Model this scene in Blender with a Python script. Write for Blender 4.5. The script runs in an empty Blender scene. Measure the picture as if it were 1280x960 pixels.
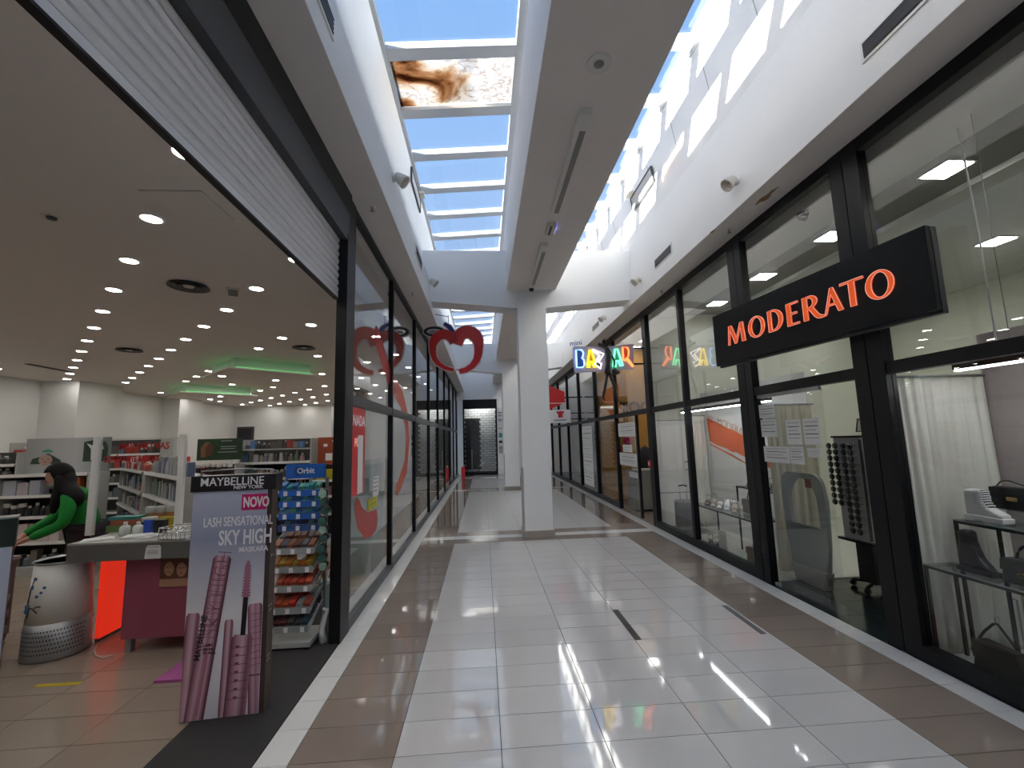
import bpy, bmesh, math, random
from mathutils import Vector, Matrix
random.seed(7)
SC = bpy.context.scene
COL = SC.collection
PI = math.pi

# ------------------------------------------------------------------ camera
f_px, pitch, yaw, roll = 544.27, 0.1254, 0.0682, -0.0273
cam = bpy.data.cameras.new('camera'); cam.sensor_width = 36.0; cam.lens = f_px / 1280 * 36.0
cam.clip_start = 0.05; cam.clip_end = 300
co = bpy.data.objects.new('camera', cam); COL.objects.link(co)
fw = Vector((math.sin(yaw) * math.cos(pitch), math.cos(yaw) * math.cos(pitch), math.sin(pitch)))
r0 = Vector((math.cos(yaw), -math.sin(yaw), 0)); u0 = r0.cross(fw)
rr = math.cos(roll) * r0 + math.sin(roll) * u0; uu = -math.sin(roll) * r0 + math.cos(roll) * u0
mw = Matrix.Identity(4)
for i, v in enumerate((rr, uu, -fw)):
    for j in range(3): mw[j][i] = v[j]
mw.translation = Vector((0.531, 0.0, 1.748)); co.matrix_world = mw
SC.camera = co

# ------------------------------------------------------------------ sky, sun, exposure
W = bpy.data.worlds.new('sky'); SC.world = W; W.use_nodes = True
nt = W.node_tree; nt.nodes.clear()
out = nt.nodes.new('ShaderNodeOutputWorld'); bg = nt.nodes.new('ShaderNodeBackground')
tc = nt.nodes.new('ShaderNodeTexCoord'); sx = nt.nodes.new('ShaderNodeSeparateXYZ'); rp = nt.nodes.new('ShaderNodeValToRGB')
nt.links.new(tc.outputs['Generated'], sx.inputs[0]); nt.links.new(sx.outputs['Z'], rp.inputs[0])
rp.color_ramp.elements[0].position = 0.0; rp.color_ramp.elements[0].color = (0.52, 0.66, 0.86, 1)
rp.color_ramp.elements[1].position = 0.95; rp.color_ramp.elements[1].color = (0.19, 0.40, 0.75, 1)
nt.links.new(rp.outputs[0], bg.inputs[0]); bg.inputs[1].default_value = 1.0
nt.links.new(bg.outputs[0], out.inputs[0])
sl = bpy.data.lights.new('sun', 'SUN'); sl.energy = 62.0; sl.angle = 0.009; sl.color = (1.0, 0.93, 0.80)
so = bpy.data.objects.new('sun', sl); COL.objects.link(so)
so.rotation_euler = Vector((1.0, 0.22, -0.19)).to_track_quat('-Z', 'Y').to_euler(); so.location = (-30, -9, 12)
vs = SC.view_settings
vs.view_transform = 'Standard'; vs.look = 'None'; vs.gamma = 1.0; vs.use_curve_mapping = False; vs.exposure = 0.35
SC.cycles.max_bounces = 10; SC.cycles.diffuse_bounces = 6; SC.cycles.glossy_bounces = 5; SC.cycles.transparent_max_bounces = 16
SC.cycles.caustics_reflective = False; SC.cycles.caustics_refractive = False
SC.cycles.sample_clamp_indirect = 10.0
SC.cycles.use_denoising = True

# ------------------------------------------------------------------ materials
def mat(name, col=(0.8, 0.8, 0.8), rough=0.5, metal=0.0, emit=0.0, ecol=None, noise=0.0, nscale=8.0, bump=0.0, objcol=False, spec=0.5, vary=0.0, alpha=1.0):
    m = bpy.data.materials.new(name); m.use_nodes = True
    n = m.node_tree; b = n.nodes['Principled BSDF']
    b.inputs['Base Color'].default_value = (*col, 1); b.inputs['Roughness'].default_value = rough
    b.inputs['Metallic'].default_value = metal; b.inputs['Specular IOR Level'].default_value = spec
    if alpha < 1: b.inputs['Alpha'].default_value = alpha
    src = None
    if objcol:
        oi = n.nodes.new('ShaderNodeObjectInfo'); src = oi.outputs['Color']
    if noise > 0 or vary > 0:
        hs = n.nodes.new('ShaderNodeHueSaturation'); hs.inputs['Color'].default_value = (*col, 1)
        if src: n.links.new(src, hs.inputs['Color'])
        if noise > 0:
            c = n.nodes.new('ShaderNodeTexCoord'); t = n.nodes.new('ShaderNodeTexNoise'); t.inputs['Scale'].default_value = nscale; t.inputs['Detail'].default_value = 5
            n.links.new(c.outputs['Object'], t.inputs['Vector'])
            val = t.outputs['Fac']; amt = noise
        else:
            oi = n.nodes.new('ShaderNodeObjectInfo'); val = oi.outputs['Random']; amt = vary
        mr = n.nodes.new('ShaderNodeMapRange'); mr.inputs['To Min'].default_value = 1 - amt; mr.inputs['To Max'].default_value = 1 + amt
        n.links.new(val, mr.inputs['Value']); n.links.new(mr.outputs[0], hs.inputs['Value']); src = hs.outputs[0]
    if src: n.links.new(src, b.inputs['Base Color'])
    if bump > 0:
        c = n.nodes.new('ShaderNodeTexCoord'); t = n.nodes.new('ShaderNodeTexNoise'); t.inputs['Scale'].default_value = nscale * 6
        n.links.new(c.outputs['Object'], t.inputs['Vector'])
        bp = n.nodes.new('ShaderNodeBump'); bp.inputs['Strength'].default_value = bump; bp.inputs['Distance'].default_value = 0.01
        n.links.new(t.outputs['Fac'], bp.inputs['Height']); n.links.new(bp.outputs[0], b.inputs['Normal'])
    if emit > 0:
        b.inputs['Emission Strength'].default_value = emit; b.inputs['Emission Color'].default_value = (*(ecol or col), 1)
    return m

def glass(name, tint=(0.93, 0.95, 0.94), rough=0.0, f0=0.04, power=5.0, gain=0.96):
    m = bpy.data.materials.new(name); m.use_nodes = True
    n = m.node_tree; n.nodes.clear(); L = n.links.new
    o = n.nodes.new('ShaderNodeOutputMaterial'); mx = n.nodes.new('ShaderNodeMixShader')
    tr = n.nodes.new('ShaderNodeBsdfTransparent'); tr.inputs[0].default_value = (*tint, 1)
    gl = n.nodes.new('ShaderNodeBsdfGlossy'); gl.inputs['Roughness'].default_value = rough
    lw = n.nodes.new('ShaderNodeLayerWeight'); lw.inputs[0].default_value = 0.5
    p = n.nodes.new('ShaderNodeMath'); p.operation = 'POWER'; p.inputs[1].default_value = power
    a = n.nodes.new('ShaderNodeMath'); a.operation = 'MULTIPLY_ADD'; a.inputs[1].default_value = gain; a.inputs[2].default_value = f0
    L(lw.outputs['Facing'], p.inputs[0]); L(p.outputs[0], a.inputs[0]); L(a.outputs[0], mx.inputs[0])
    L(tr.outputs[0], mx.inputs[1]); L(gl.outputs[0], mx.inputs[2]); L(mx.outputs[0], o.inputs[0])
    return m

def gradient_mat(name, stops, axis='X', rough=0.35, emit=0.0, wave=0.0):
    # flat print: colour ramp along a generated axis
    m = bpy.data.materials.new(name); m.use_nodes = True
    n = m.node_tree; b = n.nodes['Principled BSDF']; b.inputs['Roughness'].default_value = rough
    c = n.nodes.new('ShaderNodeTexCoord'); s = n.nodes.new('ShaderNodeSeparateXYZ'); r = n.nodes.new('ShaderNodeValToRGB')
    n.links.new(c.outputs['Generated'], s.inputs[0]); n.links.new(s.outputs[axis], r.inputs[0])
    e = r.color_ramp.elements
    for k, (p_, cl) in enumerate(stops):
        q = e[k] if k < 2 else e.new(p_)
        q.position = p_; q.color = (*cl, 1)
    n.links.new(r.outputs[0], b.inputs['Base Color'])
    return m

M = {}
M['white_wall'] = mat('white_plaster', (0.86, 0.86, 0.86), 0.6, noise=0.02, nscale=2)
M['soffit'] = mat('soffit_plaster', (0.82, 0.78, 0.755), 0.65, noise=0.03, nscale=3)
M['store_wall'] = mat('store_wall_paint', (0.72, 0.73, 0.71), 0.6, noise=0.02)
M['store_ceiling'] = mat('store_ceiling_paint', (0.70, 0.66, 0.63), 0.7, noise=0.03, nscale=2)
M['black'] = mat('black_aluminium', (0.007, 0.0075, 0.009), 0.4, spec=0.28)
M['dark_grey'] = mat('dark_grey_metal', (0.05, 0.053, 0.058), 0.4)
M['tile_white'] = mat('polished_white_tile', (0.60, 0.575, 0.555), 0.05, vary=0.04, spec=0.75)
M['tile_brown'] = mat('polished_taupe_tile', (0.27, 0.215, 0.175), 0.05, vary=0.07, spec=0.75)
M['tile_strip'] = mat('polished_cream_tile', (0.70, 0.68, 0.655), 0.08, vary=0.03, spec=0.6)
M['tile_store'] = mat('store_beige_tile', (0.31, 0.25, 0.195), 0.18, vary=0.06)
M['grout'] = mat('grey_grout', (0.055, 0.052, 0.05), 0.8)
M['mat_dark'] = mat('charcoal_entrance_matting', (0.030, 0.027, 0.026), 0.85, bump=0.5, nscale=40)
M['dark_tile'] = mat('dark_vestibule_tile', (0.012, 0.018, 0.020), 0.15)
M['shutter'] = mat('shutter_aluminium', (0.72, 0.72, 0.74), 0.35, metal=0.25)
M['glass'] = glass('shopfront_glass', tint=(0.95, 0.965, 0.955), f0=0.045, power=2.6, gain=0.9)
M['glass_clear'] = glass('clear_shopfront_glass', tint=(0.96, 0.97, 0.965), f0=0.04, power=3.6, gain=0.8)
M['skyglass'] = glass('skylight_glass', (0.93, 0.96, 1.0), f0=0.03)
M['plexi'] = glass('clear_acrylic', (0.93, 0.94, 0.94), f0=0.03)
M['shelfglass'] = glass('shelf_glass', (0.78, 0.86, 0.84), f0=0.08)
M['bar_white'] = mat('white_skylight_bar', (0.50, 0.52, 0.55), 0.4)
M['lamp_on'] = mat('lit_downlight', (1, 1, 1), 0.5, emit=54.0, ecol=(1.0, 0.955, 0.91))
M['tube_on'] = mat('lit_led_tube', (1, 1, 1), 0.5, emit=26.0, ecol=(0.94, 0.96, 1.0))
M['panel_on'] = mat('lit_ceiling_panel', (1, 1, 1), 0.5, emit=34.0, ecol=(1.0, 0.98, 0.92))
M['lens_off'] = mat('grey_diffuser', (0.30, 0.29, 0.28), 0.5)
M['white_plastic'] = mat('white_plastic', (0.78, 0.78, 0.76), 0.35)
M['cream_plastic'] = mat('cream_plastic', (0.66, 0.62, 0.54), 0.4)
M['grey_plastic'] = mat('grey_plastic', (0.32, 0.34, 0.34), 0.4)
M['chrome'] = mat('chrome', (0.75, 0.75, 0.77), 0.15, metal=1.0)
M['steel_grey'] = mat('grey_steel', (0.35, 0.36, 0.37), 0.35, metal=0.6)
M['red'] = mat('signal_red', (0.62, 0.02, 0.025), 0.35)
M['orange'] = mat('orange_acrylic', (0.90, 0.13, 0.02), 0.35, emit=0.30, ecol=(1.0, 0.12, 0.015))
M['orange_rim'] = mat('lit_letter_rim', (0.95, 0.50, 0.42), 0.4, emit=0.5, ecol=(1.0, 0.45, 0.36))
M['cream_cloth'] = mat('cream_curtain_cloth', (0.62, 0.59, 0.47), 0.85, bump=0.1)
M['ivory_cloth'] = mat('ivory_curtain_cloth', (0.74, 0.73, 0.66), 0.85, bump=0.1)
M['leather_black'] = mat('black_leather', (0.010, 0.010, 0.011), 0.38, bump=0.15, nscale=30)
M['leather_white'] = mat('white_leather', (0.74, 0.74, 0.74), 0.35)
M['gold'] = mat('gold_metal', (0.75, 0.50, 0.20), 0.25, metal=0.9)
M['paper'] = mat('white_paper', (0.70, 0.71, 0.70), 0.7)
M['ink'] = mat('dark_ink', (0.04, 0.04, 0.045), 0.7)
M['print_white'] = mat('white_print', (0.85, 0.84, 0.86), 0.4)
M['print_black'] = mat('black_print', (0.012, 0.010, 0.014), 0.35)
M['print_magenta'] = mat('magenta_print', (0.62, 0.01, 0.16), 0.35)
M['product'] = mat('printed_packaging', (0.5, 0.5, 0.5), 0.35, objcol=True, noise=0.25, nscale=22)
M['product_cap'] = mat('pale_cap', (0.60, 0.58, 0.54), 0.4)
M['shelf_grey'] = mat('grey_shelf_metal', (0.42, 0.43, 0.41), 0.45)
M['shelf_dark'] = mat('dark_shelf_back', (0.045, 0.045, 0.042), 0.6)
M['pink_panel'] = mat('dusty_pink_laminate', (0.32, 0.075, 0.12), 0.4)
M['red_glow'] = mat('emissive_red_panel', (0.85, 0.06, 0.03), 0.35, emit=0.42, ecol=(1.0, 0.035, 0.012))  # small even emission set into the red surface to brighten it
M['counter_grey'] = mat('grey_counter_laminate', (0.13, 0.128, 0.118), 0.4)
M['counter_top'] = mat('pale_grey_counter_top', (0.36, 0.355, 0.335), 0.35)
M['skin'] = mat('skin', (0.42, 0.23, 0.16), 0.55)
M['hair'] = mat('black_hair', (0.005, 0.004, 0.004), 0.7, spec=0.2, bump=0.3, nscale=25)
M['green_knit'] = mat('green_knit', (0.0, 0.20, 0.022), 0.85, bump=0.3, nscale=25)
M['dark_cloth'] = mat('dark_trousers', (0.02, 0.02, 0.025), 0.85)
M['mask_cloth'] = mat('pale_mask_cloth', (0.22, 0.23, 0.24), 0.8)
M['beige_skirt'] = mat('beige_skirting', (0.40, 0.36, 0.32), 0.35)
M['grey_corner'] = mat('grey_corner_guard', (0.48, 0.47, 0.46), 0.5)
M['mauve_wall'] = mat('mauve_wallpaper', (0.42, 0.36, 0.35), 0.75, noise=0.06, nscale=14)
M['pale_wall'] = mat('pale_shop_wall', (0.66, 0.68, 0.60), 0.6)
M['shop_ceiling'] = mat('shop_ceiling_white', (0.60, 0.60, 0.57), 0.7)
M['shop_ceiling_dark'] = mat('shop_ceiling_grey', (0.20, 0.20, 0.18), 0.7)
M['shop_floor'] = mat('pale_shop_floor', (0.50, 0.50, 0.47), 0.25)
M['ochre_wall'] = mat('ochre_wall', (0.50, 0.27, 0.07), 0.7, noise=0.05)
M['charcoal_brick'] = mat('black_mortar', (0.010, 0.010, 0.012), 0.7)
M['white_brick'] = mat('white_glazed_brick', (0.46, 0.47, 0.50), 0.35, vary=0.12)
M['green_glow'] = mat('green_cove_light', (0.1, 0.6, 0.15), 0.5, emit=1.0, ecol=(0.2, 1.0, 0.3))
M['yellow_tape'] = mat('worn_yellow_tape', (0.55, 0.42, 0.02), 0.6)
M['violet'] = mat('violet_lit_strip', (0.3, 0.25, 0.8), 0.4, emit=0.6, ecol=(0.35, 0.3, 1.0))
M['board_lilac'] = mat('lilac_sign_board', (0.42, 0.38, 0.50), 0.35)
for nm, c in dict(blue=(0.25, 0.55, 1.0), yellow=(1.0, 0.72, 0.02), white=(1.0, 0.93, 0.93), green=(0.15, 1.0, 0.45), orange=(1.0, 0.20, 0.05)).items():
    M['neon_' + nm] = mat('neon_' + nm, c, 0.4, emit=2.2, ecol=c)
M['face_blue'] = mat('blue_letter_face', (0.03, 0.09, 0.30), 0.4)
M['face_yellow'] = mat('yellow_letter_face', (0.55, 0.38, 0.02), 0.4)
M['face_dark'] = mat('dark_letter_face', (0.05, 0.05, 0.06), 0.4)
M['face_green'] = mat('green_letter_face', (0.05, 0.30, 0.20), 0.4)
M['face_orange'] = mat('orange_letter_face', (0.45, 0.12, 0.05), 0.4)
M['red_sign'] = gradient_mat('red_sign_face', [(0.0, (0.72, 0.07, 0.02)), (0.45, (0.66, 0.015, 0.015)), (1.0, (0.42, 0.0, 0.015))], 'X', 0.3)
M['white_edge'] = mat('white_sign_edge', (0.75, 0.70, 0.70), 0.4)
M['leaf_green'] = mat('dark_green_sign_face', (0.012, 0.035, 0.030), 0.35)
M['blue_sign'] = mat('blue_sign_face', (0.02, 0.06, 0.32), 0.35)
M['poster_sky'] = gradient_mat('lilac_poster_print', [(0.0, (0.80, 0.77, 0.84)), (0.45, (0.84, 0.81, 0.86)), (0.78, (0.32, 0.35, 0.50)), (1.0, (0.50, 0.54, 0.68))], 'Z')
M['poster_blue'] = gradient_mat('pale_blue_poster_print', [(0.0, (0.40, 0.42, 0.60)), (0.5, (0.45, 0.49, 0.66)), (1.0, (0.50, 0.58, 0.76))], 'Z')
PK = [(0.0, (0.10, 0.03, 0.05)), (0.15, (0.40, 0.17, 0.24)), (0.35, (0.66, 0.42, 0.50)), (0.5, (0.42, 0.19, 0.27)), (0.72, (0.62, 0.36, 0.44)), (0.88, (0.22, 0.08, 0.12)), (1.0, (0.08, 0.02, 0.04))]
M['tube_print'] = gradient_mat('metallic_pink_print', PK, 'X', 0.3)
PK2 = [(0.0, (0.10, 0.02, 0.05)), (0.3, (0.55, 0.28, 0.36)), (0.55, (0.68, 0.45, 0.52)), (0.8, (0.24, 0.09, 0.13)), (1.0, (0.45, 0.2, 0.27))]
M['tube_print_dark'] = gradient_mat('shaded_pink_print', PK2, 'X', 0.3)
M['standee_side'] = mat('brown_card_side', (0.055, 0.035, 0.03), 0.5, noise=0.3, nscale=20)
M['decal_red'] = mat('translucent_red_film', (0.62, 0.03, 0.02), 0.4, alpha=0.45)
M['decal_orange'] = mat('translucent_orange_film', (0.75, 0.09, 0.02), 0.4, alpha=0.45)
M['teal'] = mat('teal_card', (0.08, 0.30, 0.30), 0.5)
M['suitcase'] = mat('grey_suitcase_shell', (0.11, 0.115, 0.12), 0.4)

def dirty_pane_mat():
    m = bpy.data.materials.new('stained_film_on_glass'); m.use_nodes = True
    n = m.node_tree; n.nodes.clear(); L = n.links.new
    o = n.nodes.new('ShaderNodeOutputMaterial'); c = n.nodes.new('ShaderNodeTexCoord')
    ns = n.nodes.new('ShaderNodeTexNoise'); ns.inputs['Scale'].default_value = 1.6; ns.inputs['Detail'].default_value = 6; ns.inputs['Distortion'].default_value = 1.2
    L(c.outputs['Object'], ns.inputs['Vector'])
    r = n.nodes.new('ShaderNodeValToRGB'); e = r.color_ramp.elements
    e[0].position = 0.26; e[0].color = (0.20, 0.10, 0.05, 1); e[1].position = 0.56; e[1].color = (0.98, 0.95, 0.90, 1)
    q = e.new(0.36); q.color = (0.62, 0.40, 0.24, 1); q = e.new(0.45); q.color = (0.92, 0.80, 0.66, 1)
    sp = n.nodes.new('ShaderNodeSeparateXYZ'); L(c.outputs['Object'], sp.inputs[0])
    ma = n.nodes.new('ShaderNodeMath'); ma.operation = 'MULTIPLY_ADD'; ma.inputs[1].default_value = 0.16; ma.inputs[2].default_value = 0.0; L(sp.outputs['X'], ma.inputs[0])
    ad = n.nodes.new('ShaderNodeMath'); ad.operation = 'ADD'; L(ma.outputs[0], ad.inputs[0]); L(ns.outputs['Fac'], ad.inputs[1])
    L(ad.outputs[0], r.inputs[0])
    vo = n.nodes.new('ShaderNodeTexVoronoi'); vo.feature = 'DISTANCE_TO_EDGE'; vo.inputs['Scale'].default_value = 4.6
    n2 = n.nodes.new('ShaderNodeTexNoise'); n2.inputs['Scale'].default_value = 4
    mixv = n.nodes.new('ShaderNodeMixRGB'); mixv.inputs[0].default_value = 0.6; L(c.outputs['Object'], mixv.inputs[1]); L(n2.outputs['Color'], mixv.inputs[2]); L(mixv.outputs[0], vo.inputs['Vector'])
    vr = n.nodes.new('ShaderNodeValToRGB'); vr.color_ramp.elements[0].position = 0.0; vr.color_ramp.elements[0].color = (0.30, 0.14, 0.07, 1); vr.color_ramp.elements[1].position = 0.05; vr.color_ramp.elements[1].color = (1, 1, 1, 1)
    L(vo.outputs['Distance'], vr.inputs[0])
    mu = n.nodes.new('ShaderNodeMixRGB'); mu.blend_type = 'MULTIPLY'; mu.inputs[0].default_value = 0.45; L(r.outputs[0], mu.inputs[1]); L(vr.outputs[0], mu.inputs[2])
    tl = n.nodes.new('ShaderNodeBsdfTranslucent'); dk = n.nodes.new('ShaderNodeMixRGB'); dk.blend_type = 'MULTIPLY'; dk.inputs[0].default_value = 1.0; dk.inputs[2].default_value = (0.55, 0.55, 0.57, 1); L(mu.outputs[0], dk.inputs[1]); L(dk.outputs[0], tl.inputs[0])
    tp = n.nodes.new('ShaderNodeBsdfTransparent'); L(mu.outputs[0], tp.inputs[0])
    n3 = n.nodes.new('ShaderNodeTexNoise'); n3.inputs['Scale'].default_value = 1.1; L(c.outputs['Object'], n3.inputs['Vector'])
    r3 = n.nodes.new('ShaderNodeValToRGB'); r3.color_ramp.elements[0].position = 0.5; r3.color_ramp.elements[0].color = (0.15, 0.15, 0.15, 1); r3.color_ramp.elements[1].position = 0.62; r3.color_ramp.elements[1].color = (0.75, 0.75, 0.75, 1)
    L(n3.outputs['Fac'], r3.inputs[0])
    mx = n.nodes.new('ShaderNodeMixShader'); L(r3.outputs[0], mx.inputs[0]); L(tl.outputs[0], mx.inputs[1]); L(tp.outputs[0], mx.inputs[2])
    L(mx.outputs[0], o.inputs[0])
    return m
M['dirty'] = dirty_pane_mat()

# ------------------------------------------------------------------ mesh helpers
class MB:
    def __init__(s): s.v = []; s.f = []; s.sm = []
    def quad(s, *p):
        n = len(s.v); s.v += [tuple(q) for q in p]; s.f.append(tuple(range(n, n + len(p)))); s.sm.append(False); return s
    def box(s, x0, x1, y0, y1, z0, z1):
        n = len(s.v)
        s.v += [(x, y, z) for z in (z0, z1) for y in (y0, y1) for x in (x0, x1)]
        s.f += [(n, n + 2, n + 3, n + 1), (n + 4, n + 5, n + 7, n + 6), (n, n + 1, n + 5, n + 4), (n + 2, n + 6, n + 7, n + 3), (n, n + 4, n + 6, n + 2), (n + 1, n + 3, n + 7, n + 5)]
        s.sm += [False] * 6; return s
    def prism(s, poly, a0, a1, axis='y'):
        # poly: list of 2-D points; extruded along axis
        n = len(s.v); k = len(poly)
        def P(p, a): return {'y': (p[0], a, p[1]), 'x': (a, p[0], p[1]), 'z': (p[0], p[1], a)}[axis]
        s.v += [P(p, a0) for p in poly] + [P(p, a1) for p in poly]
        s.f += [tuple(range(n, n + k)), tuple(range(n + 2 * k - 1, n + k - 1, -1))]
        s.f += [(n + i, n + (i + 1) % k, n + k + (i + 1) % k, n + k + i) for i in range(k)]
        s.sm += [False] * (k + 2); return s
    def lathe(s, prof, seg=12, c=(0, 0, 0), axis='z', smooth=True):
        n = len(s.v)
        for (r, h) in prof:
            for i in range(seg):
                a = 2 * PI * i / seg; q = (r * math.cos(a), r * math.sin(a), h)
                if axis == 'x': q = (q[2], q[0], q[1])
                if axis == 'y': q = (q[0], q[2], q[1])
                s.v.append((c[0] + q[0], c[1] + q[1], c[2] + q[2]))
        for j in range(len(prof) - 1):
            for i in range(seg):
                a = n + j * seg + i; b = n + j * seg + (i + 1) % seg
                s.f.append((a, b, b + seg, a + seg)); s.sm.append(smooth)
        s.f.append(tuple(n + i for i in range(seg - 1, -1, -1))); s.sm.append(False)
        m_ = n + (len(prof) - 1) * seg; s.f.append(tuple(m_ + i for i in range(seg))); s.sm.append(False)
        return s
    def tube(s, pts, r=0.01, seg=6, closed=False):
        pts = [Vector(q) for q in pts]; n = len(s.v); k = len(pts); rad = r if isinstance(r, (list, tuple)) else [r] * k
        for i, p in enumerate(pts):
            a = pts[(i - 1) % k] if (closed or i > 0) else p; b = pts[(i + 1) % k] if (closed or i < k - 1) else p
            t = (b - a); t = t.normalized() if t.length > 1e-9 else Vector((0, 0, 1))
            up = Vector((0, 0, 1)) if abs(t.z) < 0.9 else Vector((1, 0, 0))
            e1 = t.cross(up).normalized(); e2 = t.cross(e1)
            for j in range(seg):
                an = 2 * PI * j / seg; s.v.append(tuple(p + rad[i] * (math.cos(an) * e1 + math.sin(an) * e2)))
        for i in range(k if closed else k - 1):
            for j in range(seg):
                a = n + i * seg + j; b = n + i * seg + (j + 1) % seg; i2 = (i + 1) % k
                c = n + i2 * seg + (j + 1) % seg; d = n + i2 * seg + j
                s.f.append((a, b, c, d)); s.sm.append(True)
        if not closed:
            s.f.append(tuple(n + j for j in range(seg - 1, -1, -1))); s.f.append(tuple(n + (k - 1) * seg + j for j in range(seg))); s.sm += [False, False]
        return s
    def mesh(s, name, m):
        me = bpy.data.meshes.new(name); me.from_pydata(s.v, [], s.f)
        me.polygons.foreach_set('use_smooth', s.sm)
        bm = bmesh.new(); bm.from_mesh(me); bmesh.ops.recalc_face_normals(bm, faces=bm.faces); bm.to_mesh(me); bm.free()
        me.materials.append(M[m] if isinstance(m, str) else m); return me
    def build(s, name, m, parent=None, loc=None, rot=None, bevel=0, sub=0):
        return link(name, s.mesh(name, m), parent, loc, rot, bevel, sub)

def link(name, data, parent=None, loc=None, rot=None, bevel=0, sub=0):
    o = bpy.data.objects.new(name, data); COL.objects.link(o)
    if parent: o.parent = parent
    if loc: o.location = loc
    if rot: o.rotation_euler = rot
    if bevel:
        b = o.modifiers.new('bevel', 'BEVEL'); b.width = bevel; b.segments = 2; b.limit_method = 'ANGLE'
    if sub:
        b = o.modifiers.new('sub', 'SUBSURF'); b.levels = sub; b.render_levels = sub
    return o
def tag(o, label, cat, group=None):
    o['label'] = label; o['category'] = cat
    if group: o['group'] = group
    return o
def thing(name, label, cat, loc=(0, 0, 0), rz=0.0, group=None):
    o = bpy.data.objects.new(name, None); COL.objects.link(o); o.location = loc; o.rotation_euler = (0, 0, rz)
    o.empty_display_size = 0.1
    return tag(o, label, cat, group)
def struct(o): o['kind'] = 'structure'; return o
def dup(root, loc=None, rz=None, label=None, group=None, color=None, rot=None):
    r = root.copy(); COL.objects.link(r)
    if loc is not None: r.location = loc
    if rz is not None: r.rotation_euler = (0, 0, rz)
    if rot is not None: r.rotation_euler = rot
    if label: r['label'] = label
    if group: r['group'] = group
    if color: r.color = (*color, 1)
    for ch in list(root.children):
        c = ch.copy(); COL.objects.link(c); c.parent = r
        if color: c.color = (*color, 1)
        for g in ch.children:
            d = g.copy(); COL.objects.link(d); d.parent = c
    return r
def curve_mesh(name, splines, ext, m, bevel=0.0):
    cu = bpy.data.curves.new(name, 'CURVE'); cu.dimensions = '2D'; cu.fill_mode = 'BOTH'; cu.extrude = ext; cu.bevel_depth = bevel
    for pts in splines:
        sp = cu.splines.new('POLY'); sp.points.add(len(pts) - 1); sp.use_cyclic_u = True
        for i, q in enumerate(pts): sp.points[i].co = (q[0], q[1], 0, 1)
    return to_mesh(cu, name, m)
def to_mesh(cu, name, m):
    o = bpy.data.objects.new('tmp', cu); COL.objects.link(o)
    dg = bpy.context.evaluated_depsgraph_get()
    me = bpy.data.meshes.new_from_object(o.evaluated_get(dg)); me.name = name
    bpy.data.objects.remove(o); me.materials.clear(); me.materials.append(M[m] if isinstance(m, str) else m)
    return me
def text_mesh(s, size, ext, m, name='lettering', align='LEFT', bold=0.0, sx=1.0, spacing=1.0):
    cu = bpy.data.curves.new(name, 'FONT'); cu.body = s; cu.size = size; cu.extrude = ext; cu.align_x = align; cu.offset = bold; cu.space_character = spacing
    cu.resolution_u = 3
    me = to_mesh(cu, name, m)
    if sx != 1.0: me.transform(Matrix.Diagonal((sx, 1, 1, 1)))
    return me
def arc(cx, cy, rx, ry, a0, a1, n=14): return [(cx + rx * math.cos(math.radians(a0 + (a1 - a0) * i / n)), cy + ry * math.sin(math.radians(a0 + (a1 - a0) * i / n))) for i in range(n + 1)]
UP = (PI / 2, 0, 0)                                # drawing in XY stands up facing -y

# ------------------------------------------------------------------ floor
Y0, TS, TW = 2.717, 0.3045, 0.6
XL = [-0.77, -0.58, 0.0, 0.6, 1.2, 1.8, 2.4, 3.0, 3.61, 3.80]
KIND = ['tile_strip', 'tile_brown'] + ['tile_white'] * 5 + ['tile_brown', 'tile_strip']
G = 0.0024
floor = struct(MB().box(-11.4, 9.2, -6.2, 23.5, -0.2, -0.006).build('floor', 'grout'))
cache = {}
def tile(x0, x1, y0, y1, m):
    k = (round(x1 - x0, 3), round(y1 - y0, 3), m)
    if k not in cache:
        a, b = (x1 - x0) / 2 - G, (y1 - y0) / 2 - G
        cache[k] = MB().prism([(-a, -b), (a, -b), (a, b), (-a, b)], -0.012, 0.0, 'z').mesh('tile', m)
    link('tile', cache[k], floor, ((x0 + x1) / 2, (y0 + y1) / 2, 0))
rows = [Y0 + TS * k for k in range(-28, 70)]
far = {k: MB() for k in ('tile_white', 'tile_brown', 'tile_strip', 'tile_store', 'dark_tile')}
def seg(y0, y1):
    for i in range(9):
        x0, x1, m = XL[i], XL[i + 1], KIND[i]
        if 1.4 < y0 and y1 < 6.5: tile(x0, x1, y0, y1, m)
        else: far[m].box(x0 + G, x1 - G, y0 + G, y1 - G, -0.012, 0)
B1, B2 = (7.76, 8.66), (15.25, 16.15)
ys = []
y = Y0 - TS * 28
while y < 22.2:
    y1 = y + TS
    for b in (B1, B2):
        if y < b[0] < y1: y1 = b[0]
        if b[0] <= y < b[1] - 1e-6: y1 = b[1]
    ys.append((y, y1)); y = y1
for (a, b) in ys:
    inb = [q for q in (B1, B2) if abs(a - q[0]) < 1e-6]
    if inb:
        a, b = inb[0]; c0, c1 = a + 0.32, a + 0.57
        far['tile_strip'].box(XL[0], XL[1] - G, a + G, b - G, -0.012, 0).box(XL[8] + G, XL[9], a + G, b - G, -0.012, 0)
        for i in range(1, 8):
            far['tile_brown'].box(XL[i] + G, XL[i + 1] - G, a + G, c0 - G, -0.012, 0).box(XL[i] + G, XL[i + 1] - G, c1 + G, b - G, -0.012, 0)
            far['tile_strip'].box(XL[i] + G, XL[i + 1] - G, c0 + G, c1 - G, -0.012, 0)
    else: seg(a, b)
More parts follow.
